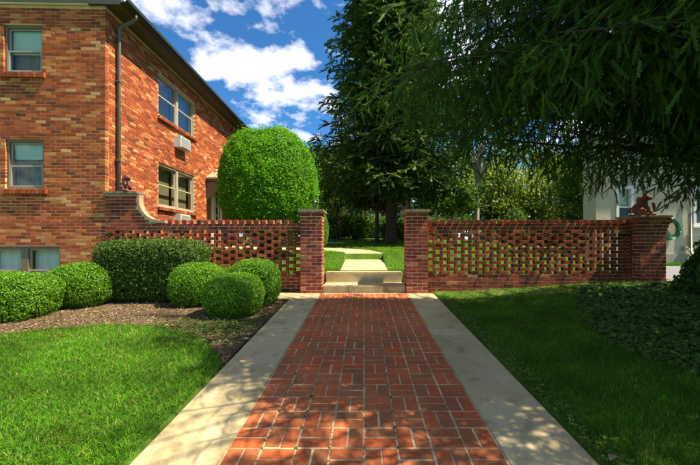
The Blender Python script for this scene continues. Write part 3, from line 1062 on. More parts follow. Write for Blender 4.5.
    # air conditioners in the wall
    for (a, b, c, d) in acs:
        m = MB(); m.box(-.25, .17, a + .012, b - .012, c + .012, d - .012)
        ac = m.build('air_conditioner', M['ac_metal'], root, bevel=.012)
        m = MB(); z = c + .045
        while z < d - .05:
            m.box(.168, .187, a + .05, b - .05, z, z + .012); z += .026
        m.build('louvre', M['ac_metal'], ac)
        m = MB(); m.box(.1705, .176, a + .055, b - .055, c + .04, d - .045); m.build('vent', M['gutter'], ac)
    # door, its frame and hood
    a, b, c, d = door
    m = MB()
    m.box(-.20, -.13, a, a + .62, c, d); m.box(-.20, -.13, b - .62, b, c, d)
    m.build('entry_panel', M['room_brick'], root)
    m = MB(); da, db = a + .62, b - .62; dz0, dz1 = 1.30 - zb - .12, 3.20 - zb
    for (v0, v1, z0, z1) in ((da, da + .10, dz0, dz1 + .1), (db - .10, db, dz0, dz1 + .1), (da + .1, db - .1, dz1, dz1 + .1)):
        m.box(-.18, -.06, v0, v1, z0, z1)
    m.box(-.2, -.08, da, db, dz1 + .1, d)
    df = m.build('door_frame', M['cream_paint'], root, bevel=.006)
    m = MB(); m.box(-.16, -.11, da + .1, db - .1, dz0, dz1); dd = m.build('door', M['door_red'], root)
    m = MB(); m.box(-.108, -.104, da + .24, db - .24, dz0 + .75, dz1 - .18); m.build('pane', M['gutter'], dd)
    m = MB()
    cy_, l2, h2 = (da + db) / 2, (db - da) / 2 - .25, (dz1 - .18 - dz0 - .75) / 2
    cz_ = dz0 + .75 + h2
    for sgn in (-1, 1):
        for k in range(3):
            zc = cz_ + (k - 1) * h2 * .62
            pts = [(-.098, cy_ + sgn * l2 * .85 * math.cos(t), zc + h2 * .33 * math.sin(t)) for t in np.linspace(0, math.pi * 2, 13)]
            m.tube(pts, .014, 6)
        m.tube([(-.098, cy_ + sgn * l2, cz_ - h2), (-.098, cy_ + sgn * l2, cz_ + h2)], .014, 6)
    m.build('scroll_grille', M['cream_paint'], dd)
    m = MB(); m.lathe([(.02, 0), (.03, .02), (.02, .04)], 10, (-.09, db - .16, (dz0 + dz1) / 2 - .1)); m.build('handle', M['frame'], dd)
    m = MB(); m.box(-.2, .75, da - .1, db + .1, -.2, dz0 - .004); m.build('doorstep', M['concrete'], root)
    # hood: gabled shingle roof on a boxed edge
    hz = d + .06
    hood = MB(); v0, v1 = a - .12, b + .12; vm = (v0 + v1) / 2; px = .78
    poly = [(v0, hz), (v1, hz), (v1, hz + .05), (vm, hz + .62), (v0, hz + .05)]
    vs = [(-.04, q[0], q[1]) for q in poly] + [(px, q[0], q[1]) for q in poly]
    hood.add(vs, [(0, 1, 2, 3, 4), (9, 8, 7, 6, 5), (0, 5, 6, 1), (1, 6, 7, 2), (2, 7, 8, 3), (3, 8, 9, 4), (4, 9, 5, 0)])
    ho = hood.build('hood', M['hood_shingle'], root)
    m = MB(); m.box(-.03, px + .02, v0 - .02, v1 + .02, hz - .09, hz - .002); m.build('hood_edge', M['gutter'], ho)
    # bracket posts
    for v in (v0 + .08, v1 - .08):
        m = MB(); m.add([(-.02, v - .03, hz - .7), (-.02, v + .03, hz - .7), (-.02, v + .03, hz - .09), (-.02, v - .03, hz - .09), (px - .1, v - .03, hz - .09), (px - .1, v + .03, hz - .09)],
                        [(0, 1, 2, 3), (0, 3, 4), (1, 5, 2), (0, 4, 5, 1), (3, 2, 5, 4)])
        m.build('bracket', M['frame_brown'], ho)
    # roof
    ov = .34
    e0, e1, f0, f1 = U0 - ov, ov, -.06, V1 + ov
    m = MB()
    um = (e0 + e1) / 2; rise_ = 1.25
    m.add([(e0, f0, ZT + .12), (e1, f0, ZT + .12), (e1, f1, ZT + .12), (e0, f1, ZT + .12), (um, f0 + 2.4, ZT + .12 + rise_), (um, f1 - 2.4, ZT + .12 + rise_)],
          [(0, 1, 4), (1, 2, 5, 4), (2, 3, 5), (3, 0, 4, 5), (0, 3, 2, 1)])
    ro = m.build('roof', M['shingle'], root)
    m = MB(); m.box(e0, e1 - .004, f0, f1, ZT + .004, ZT + .112); m.build('soffit', M['soffit'], ro)
    # box gutter along the side, and the trim across the front
    prof = [(e1, ZT + .02), (e1 + .09, ZT + .02), (e1 + .125, ZT + .06), (e1 + .125, ZT + .13), (e1 + .11, ZT + .13), (e1 + .105, ZT + .065), (e1 + .08, ZT + .035), (e1 + .0, ZT + .035)]
    m = MB(); m.prism(prof, f0 - .012, f1 + .02); m.build('gutter', M['gutter'], ro)
    m = MB(); m.box(e0 + .3, -.30, -.05, -.004, ZT - .012, ZT + .115); m.build('trim_board', M['cream_paint'], ro)
    m = MB(); m.box(-.297, e1 - .006, -.062, -.004, ZT - .012, ZT + .115); m.build('fascia', M['soffit'], ro)
    # downspout with its elbow
    m = MB()
    m.tube([(e1 + .06, .30, ZT + .03), (e1 + .06, .30, ZT - .06), (e1 - .02, .30, ZT - .13), (.12, .30, ZT - .22), (.065, .30, ZT - .30), (.06, .30, ZT - .5), (.06, .30, 0.1)], .036, 10)
    ds = m.build('downspout', M['downspout'], root, True)
    for z in (4.6, 3.0, 1.7):
        m = MB(); m.box(0.0, .10, .255, .345, z - zb, z - zb + .025); m.build('strap', M['downspout'], ds)
M['room_brick'] = plain('room_brick', (0.20, 0.075, 0.04), 0.9, var=0.3, scale=12)
build_block()

# ------------------------------------------------------------------ foliage tools
def quads_from(cent, dirv, nrm, length, width, tone, name):
    """rhombic leaves: centre points, growth direction, face normal"""
    d = dirv / np.linalg.norm(dirv, axis=1, keepdims=True)
    s = np.cross(d, nrm); s /= (np.linalg.norm(s, axis=1, keepdims=True) + 1e-9)
    up = np.cross(s, d)
    Lh = (length * 0.5)[:, None]; Wh = (width * 0.5)[:, None]
    v = np.stack([cent - d * Lh, cent + s * Wh + up * Wh * .25 - d * Lh * .1, cent + d * Lh, cent - s * Wh + up * Wh * .25 - d * Lh * .1], 1)
    n = len(cent)
    f = np.arange(n * 4).reshape(n, 4)
    return np_mesh(name, v.reshape(-1, 3), f, tone)

def lump(d, seed, k=3.0, amp=1.0):
    r = np.random.default_rng(seed)
    t = np.zeros(len(d))
    for i in range(7):
        a = r.normal(0, k, 3); t += np.sin(d @ a + r.uniform(0, 6.28)) * r.uniform(.5, 1)
    return t / 4.0 * amp

def clipped_shrub(name, label, cat, c, rad, p, nleaf, leaf, mat, seed, group=None, taper=0.0, amp=.04, flat_bottom=-.06, shell=.06, stray=.01, stem_r=.03, tip=False):
    """c = centre of the base on the ground, rad = half widths and height"""
    r = np.random.default_rng(seed)
    root = empty(name, c)
    tag(root, label, cat, group)
    a, b, h = rad
    hc = h * .5
    def surf(d, shrink):
        rr = (np.abs(d[:, 0]) ** p + np.abs(d[:, 1]) ** p + np.abs(d[:, 2]) ** p) ** (-1 / p)
        q = d * rr[:, None]
        crease = np.maximum(0, lump(d, seed + 5, 11, 1.0) * lump(d, seed + 6, 7, 1.0) - .12)
        q = q * (1 + lump(d, seed, 3.2, amp) + lump(d, seed + 1, 9, amp * .5) + lump(d, seed + 2, 22, amp * .45) - amp * 4 * np.minimum(crease, .35))[:, None] * shrink[:, None]
        z = q[:, 2]
        tp = 1 + taper * z
        out_ = np.stack([q[:, 0] * a * tp, q[:, 1] * b * tp, hc + flat_bottom * .5 + z * (hc - flat_bottom * .5)], 1)
        nr = np.stack([np.sign(d[:, 0]) * np.abs(q[:, 0]) ** (p - 1) / a, np.sign(d[:, 1]) * np.abs(q[:, 1]) ** (p - 1) / b, np.sign(d[:, 2]) * np.abs(q[:, 2]) ** (p - 1) / hc], 1)
        nr /= np.linalg.norm(nr, axis=1, keepdims=True) + 1e-9
        return out_, nr
    d = r.normal(0, 1, (nleaf, 3)); d /= np.linalg.norm(d, axis=1, keepdims=True)
    sh = 1 - np.abs(r.normal(0, shell, nleaf)) + (r.random(nleaf) < .05) * np.abs(r.normal(0, stray, nleaf)) * 3
    pts, nr = surf(d, sh)
    dirv = nr * .25 + r.normal(0, .7, (nleaf, 3)) + np.array([0, 0, .25])
    fn = nr + r.normal(0, .42, (nleaf, 3)) + np.array([0, 0, .15])
    if tip: dirv = nr * 1.2 + r.normal(0, .5, (nleaf, 3))
    ln = leaf * r.uniform(.7, 1.3, nleaf)
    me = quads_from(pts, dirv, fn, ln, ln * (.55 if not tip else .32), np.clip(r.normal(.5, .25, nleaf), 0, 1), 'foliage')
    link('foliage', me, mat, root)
    # twiggy inner mass of small shoots so that the crown is not hollow
    n2 = nleaf // 3
    d = r.normal(0, 1, (n2, 3)); d /= np.linalg.norm(d, axis=1, keepdims=True)
    pts, nr = surf(d, 1 - shell * 2 - r.random(n2) * .3)
    ln = leaf * 2.2 * r.uniform(.7, 1.3, n2)
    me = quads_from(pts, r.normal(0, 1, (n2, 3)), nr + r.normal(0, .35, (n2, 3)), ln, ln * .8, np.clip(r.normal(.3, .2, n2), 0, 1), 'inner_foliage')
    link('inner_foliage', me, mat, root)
    m = MB()
    for k in range(5):
        t = 2 * math.pi * k / 5 + .4
        m.tube([(.05 * a * math.cos(t), .05 * b * math.sin(t), -.05), (.25 * a * math.cos(t), .25 * b * math.sin(t), h * .25), (.6 * a * math.cos(t), .6 * b * math.sin(t), h * .65)], [stem_r, stem_r * .8, stem_r * .35], 6)
    m.build('stem', M['bark'], root)
    return root

GS = 'clipped shrubs in the mulch bed'
clipped_shrub('clipped_hedge', 'bright green clipped shrub below the basement window, cut by the picture edge', 'shrub', (-5.12, 4.92, g(-5.12, 4.92)), (.68, .46, .63), 3.2, 22000, .024, M['boxwood'], 21, GS)
clipped_shrub('clipped_shrub', 'bright green rounded shrub in front of the basement window corner', 'shrub', (-4.57, 5.66, g(-4.57, 5.66)), (.50, .46, .70), 2.5, 17000, .024, M['boxwood'], 22, GS)
clipped_shrub('clipped_hedge', 'large dark green flat-topped hedge before the scooped wall end', 'hedge', (-3.66, 6.02, g(-3.66, 6.0)), (.84, .42, 1.04), 5.0, 30000, .034, M['privet'], 23, None, taper=.10, amp=.035, stray=.05, flat_bottom=.0)
clipped_shrub('clipped_shrub', 'round green shrub touching the dark flat-topped hedge', 'shrub', (-2.72, 5.72, g(-2.72, 5.72)), (.43, .42, .68), 2.6, 15000, .024, M['boxwood'], 24, GS)
clipped_shrub('clipped_shrub', 'round green shrub next to the gate pillar, behind a smaller ball', 'shrub', (-1.80, 5.70, g(-1.80, 5.70)), (.43, .40, .74), 2.6, 15000, .024, M['boxwood'], 25, GS)
clipped_shrub('clipped_shrub', 'foremost ball-shaped green shrub in the mulch bed by the walk', 'shrub', (-1.89, 5.06, g(-1.89, 5.06)), (.41, .40, .61), 2.6, 16000, .024, M['boxwood'], 26, GS)

# big clipped dome behind the wall
clipped_shrub('dome_topiary', 'tall bright green dome-clipped evergreen behind the pierced wall', 'topiary tree', (-2.50, 9.1, g(-2.5, 9.1)), (1.24, 1.15, 3.36), 2.35, 95000, .050, M['topiary'], 31, amp=.048, shell=.024, stray=.02, flat_bottom=.5, taper=-.07, stem_r=.09)
clipped_shrub('egg_topiary', 'small bright egg-shaped evergreen behind the gate pillar', 'topiary tree', (-1.33, 10.3, g(-1.33, 10.3)), (.27, .27, 1.15), 2.3, 9000, .05, M['topiary'], 32, amp=.02, flat_bottom=.1)

# ------------------------------------------------------------------ spruces
def shoots_mesh(name, pos, dirv, slen, nlen, tone, m=5, seed=1):
    """each shoot is a shallow V of saw-toothed needle rows with a blunt end"""
    n = len(pos)
    d = dirv / np.linalg.norm(dirv, axis=1, keepdims=True)
    up = rng.normal(0, .6, (n, 3)) + np.array([0, 0, 1.0])
    s = np.cross(up, d); s /= np.linalg.norm(s, axis=1, keepdims=True) + 1e-9
    u = np.cross(d, s)
    tris = []
    for i in range(m):
        s0 = i / m; s1 = (i + 1.35) / m; st = (i + 1.75) / m
        wd = nlen * (1.0 if i < m - 1 else .72) * (.8 if i == 0 else 1.0)
        for sg in (-1, 1):
            lat = s * sg * .88 + u * .42
            ww = wd * rng.uniform(.75, 1.15, (n, 1))
            a_ = pos + d * (slen * s0)[:, None]
            b_ = pos + d * (slen * min(s1, 1.05))[:, None]
            c_ = pos + d * (slen * min(st, 1.1))[:, None] + lat * ww
            tris.append(np.stack([a_, b_, c_] if sg > 0 else [a_, c_, b_], 1))
    v = np.stack(tris, 1).reshape(-1, 3)
    f = np.arange(len(v)).reshape(-1, 3)
    return np_mesh(name, v, f, np.clip(np.repeat(tone, 2 * m), 0, 1))

def spruce(name, label, base, H, trunk_r, branches, mat, det, seed, skirt=None, bark='bark', keep=None, near_split=None, group=None):
    """branches: list of (height above base, azimuth, length, rise0, droop, tipup, level)
       det: per level spacing and size of side boughs, hanging sprays and shoots"""
    r = np.random.default_rng(seed)
    root = empty(name, base)
    tag(root, label, 'tree', group)
    m = MB()
    prof = [(trunk_r * 1.45, -.1), (trunk_r * 1.12, .25), (trunk_r, .9), (trunk_r * .82, H * .25), (trunk_r * .5, H * .6), (.03, H)]
    m.lathe(prof, 14)
    m.build('trunk', M[bark], root, True)
    groups = {}
    for (h, az_, Lb, rise0, droop, tipup, lev) in branches:
        D = det[lev]
        ca, sa = math.cos(az_), math.sin(az_)
        K = 14
        pts = []
        bend = r.normal(0, .12)
        for i in range(K + 1):
            s = i / K
            z = h + Lb * (rise0 * s - droop * s * s + tipup * s ** 3) + .03 * Lb * math.sin(s * 7 + az_ * 3)
            lat = bend * s * s * Lb + .05 * math.sin(s * 5 + h) * s
            x = s * Lb
            pts.append(np.array([x * ca - lat * sa, x * sa + lat * ca, z]))
        pts = np.array(pts)
        m = MB(); rb = .010 + .0055 * Lb
        m.tube([tuple(p) for p in pts], [rb * (1 - .88 * i / K) for i in range(K + 1)], 7)
        m.build('limb', M[bark], root, True)
        side = 1
        s = .10
        P_, D_, T_ = groups.setdefault(lev, ([], [], []))
        twigs = MB()
        while s < 1.0:
            fi = s * K; i0 = min(int(fi), K - 1); p0 = pts[i0] + (pts[i0 + 1] - pts[i0]) * (fi - i0)
            tan = pts[i0 + 1] - pts[i0]; tan /= np.linalg.norm(tan)
            lat = np.array([-tan[1], tan[0], 0]); lat /= np.linalg.norm(lat) + 1e-9
            side = -side
            l2 = (D['l2'] * (1 - s) ** .6 + .38 * D['l2']) * r.uniform(.6, 1.2)
            a2 = r.uniform(.75, 1.1)
            d2 = tan * math.cos(a2) + side * lat * math.sin(a2)
            n2 = max(3, int(l2 / D['step3']))
            prev = p0
            tw = [tuple(p0)]
            ltone = r.uniform(-.12, .12)
            for k in range(1, n2 + 1):
                q = k / n2
                dd = d2 + np.array([0, 0, -D['sag'] * q])
                p = prev + dd / np.linalg.norm(dd) * (l2 / n2)
                # shoots along the secondary
                P_.append(p); D_.append(dd + r.normal(0, .28, 3) + side * 0 * lat); T_.append(.52 + ltone + .2 * q + r.normal(0, .12))
                for sg in (-1, 1):
                    sd_ = np.cross(dd, [0, 0, 1.0]) * sg
                    P_.append(p); D_.append(dd * .7 + sd_ * .8 + r.normal(0, .2, 3) + np.array([0, 0, -.15])); T_.append(.5 + ltone + r.normal(0, .13))
                # hanging curtain
                l3 = D['l3'] * r.uniform(.25, 1.25) * (1 - .35 * q)
                n3 = int(l3 / D['sstep'])
                pp = p.copy(); sw = r.normal(0, .22, 3); sw[2] = 0
                for j in range(n3):
                    d3 = np.array([0, 0, -1.0]) + sw * (1 - j / max(1, n3)) + r.normal(0, .12, 3)
                    pp = pp + d3 / np.linalg.norm(d3) * D['sstep']
                    P_.append(pp.copy()); D_.append(d3 + r.normal(0, .35, 3)); T_.append(.36 + ltone + r.normal(0, .13))
                prev = p
                tw.append(tuple(p))
            if lev == 0 and len(tw) > 3: twigs.tube(tw, [.006 * (1 - .8 * i / len(tw)) for i in range(len(tw))], 3)
            s += D['step2'] / Lb * r.uniform(.7, 1.3)
        if lev == 0 and twigs.v: twigs.build('twigs', M[bark], root)['kind'] = 'stuff'
    tot = 0
    for lev, (P_, D_, T_) in groups.items():
        D = det[lev]
        p = np.array(P_); dv = np.array(D_); t = np.clip(np.array(T_), 0, 1)
        wpz = p + np.array(base)
        ok = np.ones(len(p), bool)
        if skirt is not None: ok &= wpz[:, 2] > skirt(wpz) + r.normal(0, .07, len(p))
        if keep is not None: ok &= keep(wpz)
        p, dv, t = p[ok], dv[ok], t[ok]
        sl = D['slen'] * r.uniform(.7, 1.25, len(p))
        me = shoots_mesh('crown', p, dv, sl, D['nlen'], t, D['m'], seed)
        link('crown', me, mat, root)
        tot += len(p) * D['m'] * 2
    print('SPRUCE', name, 'tris', tot)
    return root

# the great spruce on the lawn: its trunk stands just beyond the right edge of the view
TB = (6.4, 3.3)
IV = (5.75, 5.25)
tb = (TB[0], TB[1], g(*TB) - .05)
brs = []
rb = random.Random(5)
def wrap(a): return (a + math.pi) % (2 * math.pi) - math.pi
def reach(h, az_, Lb):
    """boughs over the walk capped so the shadow trim leaves no bare tips"""
    c = -math.cos(az_)
    lim = .15 + .75 * min(3.0, max(0, h - 3.9))
    return min(Lb, (TB[0] - lim) / c) if c > .05 else Lb
k = 0
h = 2.0
while h < 15.0:
    az_ = k * 2.39996 + rb.uniform(-.2, .2)
    Lb = min(6.2, (15.8 - h) * .50) * rb.uniform(.85, 1.06)
    toward = math.cos(wrap(az_ - math.radians(195)))
    Lb *= (.84 + .18 * max(0, toward))  # stretched so the unseen upper crown shades the near walk
    Lb = reach(h, az_, Lb)
    vis = h < 5.6 and math.cos(wrap(az_ - math.radians(170))) > .05
    brs.append((h, az_, Lb, .30 + .012 * h, .34, .12, 0 if vis else 1))
    h += (.058 if h < 5.6 else .07)
    k += 1
# low limbs that show against the light, and the heavy boughs over the walk
brs += [(1.95, math.radians(166), 4.6, .40, .10, -.05, 0), (1.9, math.radians(158), 5.2, .16, .05, .02, 0), (1.8, math.radians(150), 4.0, .2, .1, .02, 0)]
for i in range(52):
    hh = rb.uniform(2.3, 5.5)
    aa = math.radians(rb.uniform(150, 192))
    brs.append((hh, aa, reach(hh, aa, rb.uniform(5.0, 7.0) * (1 - .05 * (hh - 2))), .30, .34, .10, 0))
det_near = {0: dict(step2=.12, l2=.85, step3=.14, l3=.62, sstep=.125, slen=.165, nlen=.021, sag=.9, m=6),
            1: dict(step2=.20, l2=.85, step3=.20, l3=.30, sstep=.20, slen=.24, nlen=.035, sag=.6, m=2)}
SHX, SHY = SUNV.x / SUNV.z, SUNV.y / SUNV.z
def crown_keep(q):
    """crown shaped by where its shadow lands: gate and left lawn stay sunlit"""
    dz = q[:, 2] - .35
    sx, sy = q[:, 0] - SHX * dz, q[:, 1] - SHY * dz
    ok = (np.hypot(q[:, 0], q[:, 1]) > 3.0) & (sy < 6.05 + .5 * sst(2.0, 3.5, sx))
    rq = np.random.default_rng(9).random(len(q))
    ok &= (q[:, 2] < 5.6) | (rq < .46)  # upper crown thinned to let partial sun through to the walk
    gap = lump(q, 404, 1.5, 1.0) + .4 * lump(q, 405, 3.4, 1.0)      # open pockets between the boughs
    ok &= (gap < .74) | (rq < .12)
    ok &= ~((sx < -1.35 + .12 * np.sin(sy * 5)) & (sy > 1.9 + .35 * np.sin(sx * 3)) & (q[:, 2] > 4.8))
    return ok
spruce('spruce_tree', 'huge dark spruce with drooping boughs hanging over the wall and walk', tb, 15.8, .33, brs, M['spruce'], det_near, 61,
       skirt=lambda q: 1.53 + .10 * q[:, 1] + .12 * np.sin(q[:, 0] * 2.3) + .10 * np.sin(q[:, 0] * 5.1 + 1) + .9 * sst(2.6, .2, q[:, 0]),
       keep=crown_keep)

# the spruce beyond the gate
brs = []
k = 0; h = 2.0
while h < 15.2:
    az_ = k * 2.39996 + rb.uniform(-.2, .2)
    frac = h / 15.6
    brs.append((h, az_, (3.1 - .9 * max(0, -math.sin(az_))) * (1 - frac) ** .75 * rb.uniform(.85, 1.12) + .1, .18 + .2 * frac, .35, .25, 0))  # near-side boughs shortened to keep their shade off the lawn
    h += .05; k += 1
det_mid = {0: dict(step2=.17, l2=.8, step3=.20, l3=.26, sstep=.17, slen=.30, nlen=.072, sag=.5, m=3)}
MB_ = (1.05, 13.6)
spruce('spruce_tree', 'tall conical spruce standing on the lawn beyond the gate', (MB_[0], MB_[1], g(*MB_)), 15.6, .20, brs, M['spruce_far'], det_mid, 62)

# ------------------------------------------------------------------ broadleaf trees and far shrubs
def leafy_tree(name, label, base, trunk_h, trunk_r, crown_c, crown_r, nclump, per, leaf, mat, seed, bark='bark', group=None, cat='tree', clump=.16, lean=(0, 0)):
    r = np.random.default_rng(seed)
    root = empty(name, base); tag(root, label, cat, group)
    cc = np.array(crown_c); cr = np.array(crown_r)
    m = MB()
    top = (lean[0], lean[1], trunk_h)
    m.tube([(0, 0, -.15), (lean[0] * .3, lean[1] * .3, trunk_h * .3), (lean[0] * .7, lean[1] * .7, trunk_h * .7), top, (cc[0], cc[1], cc[2])], [trunk_r * 1.3, trunk_r, trunk_r * .85, trunk_r * .75, trunk_r * .3], 9)
    m.build('trunk', M[bark], root, True)
    d = r.normal(0, 1, (nclump, 3)); d /= np.linalg.norm(d, axis=1, keepdims=True)
    rad = r.uniform(.35, 1.0, nclump) ** .55
    rad *= 1 + lump(d, seed, 2.6, .22)
    cl = cc + d * rad[:, None] * cr
    m = MB()
    for i in range(min(nclump, 14)):
        e = cl[i]
        m.tube([top, tuple(np.array(top) * .5 + e * .5 + np.array([0, 0, .1 * cr[2]])), tuple(e)], [trunk_r * .4, trunk_r * .22, trunk_r * .06], 5)
    m.build('limb', M[bark], root, True)
    cs = clump * cr.mean() * r.uniform(.7, 1.4, nclump)
    c = np.repeat(cl, per, 0) + r.normal(0, 1, (nclump * per, 3)) * np.repeat(cs, per)[:, None] * np.array([1, 1, .62])
    n = len(c)
    ct = np.repeat(r.normal(.5, .16, nclump), per)
    ln = leaf * 1.3 * r.uniform(.7, 1.35, n)
    nr = r.normal(0, .6, (n, 3)) + np.array([0, 0, .7])
    me = quads_from(c, r.normal(0, 1, (n, 3)) + np.array([0, 0, -.3]), nr, ln, ln * .62, np.clip(ct + r.normal(0, .16, n), 0, 1), 'crown')
    link('crown', me, mat, root)
    return root

def at(px, Y):
    X = (px - VX) / F * Y
    return (X, Y, g(X, Y))

# dogwood-like small trees behind the gate and wall
leafy_tree('small_tree', 'thin-trunked tree with dark leaves next to the conical spruce', at(377, 13.9), 1.5, .09, (0.0, .3, 2.0), (1.5, 1.2, .65), 60, 90, .09, M['leaf_dark'], 71)
leafy_tree('small_tree', 'low spreading dark tree behind the lawn beyond the dome-clipped evergreen', at(338, 17.5), 1.6, .10, (0.2, 0, 2.4), (2.4, 1.4, 1.0), 80, 80, .11, M['leaf_dark'], 72)
leafy_tree('round_tree', 'small rounded dark tree on a pale trunk behind the wall', at(455, 12.2), 1.25, .10, (-.1, 0, 1.75), (1.0, .9, .55), 55, 110, .085, M['leaf_dark'], 73, 'bark_pale')
leafy_tree('slender_tree', 'slender pale-barked tree reaching up into the spruce boughs', at(476, 12.8), 2.2, .10, (.2, 0, 4.6), (1.5, 1.4, 1.5), 60, 80, .09, M['leaf_mid'], 74, 'bark_pale', lean=(.05, 0))
leafy_tree('slender_tree', 'thin pale trunk with sparse leaves right of the gate pillar', at(436, 12.8), 1.6, .06, (0, 0, 2.2), (.8, .8, .6), 30, 70, .085, M['leaf_mid'], 75, 'bark_pale')
# the bright trees beyond
GB = 'bright leafy trees beyond the lawn'
leafy_tree('leafy_tree', 'bright yellow-green tree beside the cream stucco house', at(562, 20), 1.8, .16, (0, 0, 2.9), (2.6, 2.2, 2.3), 130, 90, .13, M['leaf_yellow'], 81, group=GB)
leafy_tree('leafy_tree', 'mid-green broad tree behind the small cone-shaped evergreen', at(520, 24), 2.0, .2, (0, 0, 3.6), (3.4, 2.6, 3.0), 150, 90, .15, M['leaf_mid'], 82, group=GB)
leafy_tree('leafy_tree', 'yellow-green tree behind the slender pale-barked tree', at(486, 21), 1.6, .16, (0, 0, 2.5), (2.3, 2.0, 2.0), 120, 90, .13, M['leaf_yellow'], 83, group=GB)
leafy_tree('leafy_tree', 'tall mid-green tree filling the gap behind the rounded dark tree', at(446, 26), 2.2, .22, (0, 0, 4.2), (3.8, 2.6, 3.4), 150, 90, .16, M['leaf_mid'], 84, group=GB)
leafy_tree('leafy_tree', 'broad green tree standing behind the gate pillar with the spruce above', at(405, 28), 2.2, .22, (0, 0, 4.0), (4.0, 2.6, 3.4), 150, 90, .16, M['leaf_dark'], 85, group=GB)
leafy_tree('leafy_tree', 'dark green tree rising behind the far brick house', at(352, 31), 2.4, .25, (0, 0, 4.6), (4.6, 2.8, 3.8), 150, 90, .18, M['leaf_dark'], 86, group=GB)
leafy_tree('leafy_tree', 'dark tree showing between the dome-clipped evergreen and the conical spruce', at(322, 22), 2.0, .2, (0, 0, 3.5), (2.0, 2.0, 2.9), 130, 80, .14, M['leaf_dark'], 87, group=GB)
leafy_tree('leafy_tree', 'dark narrow tree close against the stucco house corner', at(582, 17), 1.2, .12, (0, 0, 2.5), (.75, .8, 2.4), 90, 80, .10, M['leaf_dark'], 88, group=GB)
leafy_tree('leafy_tree', 'large green tree far behind the stucco house', at(625, 32), 2.4, .25, (0, 0, 5.5), (5.2, 3.0, 4.6), 150, 80, .19, M['leaf_mid'], 89, group=GB)
leafy_tree('leafy_tree', 'tall dark tree behind the apartment block and dome-clipped evergreen', at(285, 30), 2.4, .25, (0, 0, 3.4), (3.6, 2.6, 3.0), 130, 80, .18, M['leaf_dark'], 90, group=GB)
# low shrubs at the far side of the lawn
GF = 'low dark shrubs at the far side of the lawn'
for i, (px, Y, rx, hh, lab) in enumerate([(336, 18.2, 1.0, 1.1, 'dark rounded shrub beyond the egg-shaped evergreen'), (358, 17.2, 1.1, .95, 'dark spreading shrub before the far brick house'),
                                          (399, 16.0, .9, .85, 'dark low shrub right of the conical spruce trunk'), (420, 18.5, 1.2, 1.2, 'dark shrub behind the shaded gate pillar'),
                                          (372, 19.5, 1.0, 1.2, 'dark shrub between the two lawn trunks'), (450, 19.5, 1.5, 1.2, 'green shrub behind the rounded dark tree'),
                                          (500, 18.0, 1.3, .95, 'green shrub beyond the wall beside the cone-shaped evergreen'), (545, 18.5, 1.5, 1.1, 'green shrub below the yellow-green tree'),
                                          (585, 16.5, 1.1, 1.2, 'green shrub beside the stucco house corner'), (310, 19.5, 1.3, 1.5, 'dark shrub behind the dome-clipped evergreen')]):
    leafy_tree('far_shrub', lab, at(px, Y), hh * .25, .05, (0, 0, hh * .52), (rx, .8, hh * .55), 45, 90, .09, M['leaf_dark'] if i not in (5, 6, 7) else M['leaf_mid'], 100 + i, group=GF, cat='shrub', clump=.2)
clipped_shrub('cone_shrub', 'cone-shaped bright green evergreen behind the shaded wall', 'shrub', at(515, 14.5), (.55, .5, 1.75), 1.9, 9000, .075, M['leaf_mid'], 120, taper=-.28, amp=.06, flat_bottom=.1, shell=.10, stray=.08)

# ------------------------------------------------------------------ far brick house glimpsed between the trunks
def far_house():
    b = at(368, 25.5)
    root = empty('far_house', b); tag(root, 'orange brick house glimpsed between trunks beyond the lawn', 'house')
    m = MB(); m.box(-4.2, 3.0, 0, 5, -.3, 3.2); m.build('wall', M['far_brick'], root)
    m = MB(); m.add([(-4.6, -.4, 3.2), (3.4, -.4, 3.2), (3.4, 5.4, 3.2), (-4.6, 5.4, 3.2), (-4.6, 2.5, 4.7), (3.4, 2.5, 4.7)], [(0, 1, 5, 4), (2, 3, 4, 5), (0, 4, 3), (1, 2, 5), (3, 2, 1, 0)])
    m.build('roof', M['shingle'], root)
    for x in (-3.2, -1.4, 1.4):
        m = MB(); m.box(x - .06, x + 1.06, -.06, .02, .9, 2.2); f = m.build('window', M['white_paint'], root)
        m = MB(); m.box(x, x + 1.0, -.075, -.065, .96, 2.14); m.build('pane', M['gutter'], f)
    m = MB(); m.box(.0, .95, -.05, .02, -.1, 2.1); m.build('door', M['cream_paint'], root)
M['far_brick'] = brick_mat('far_brick', [(0, (.30, .11, .05)), (1, (.45, .20, .09))], var=.4)
far_house()

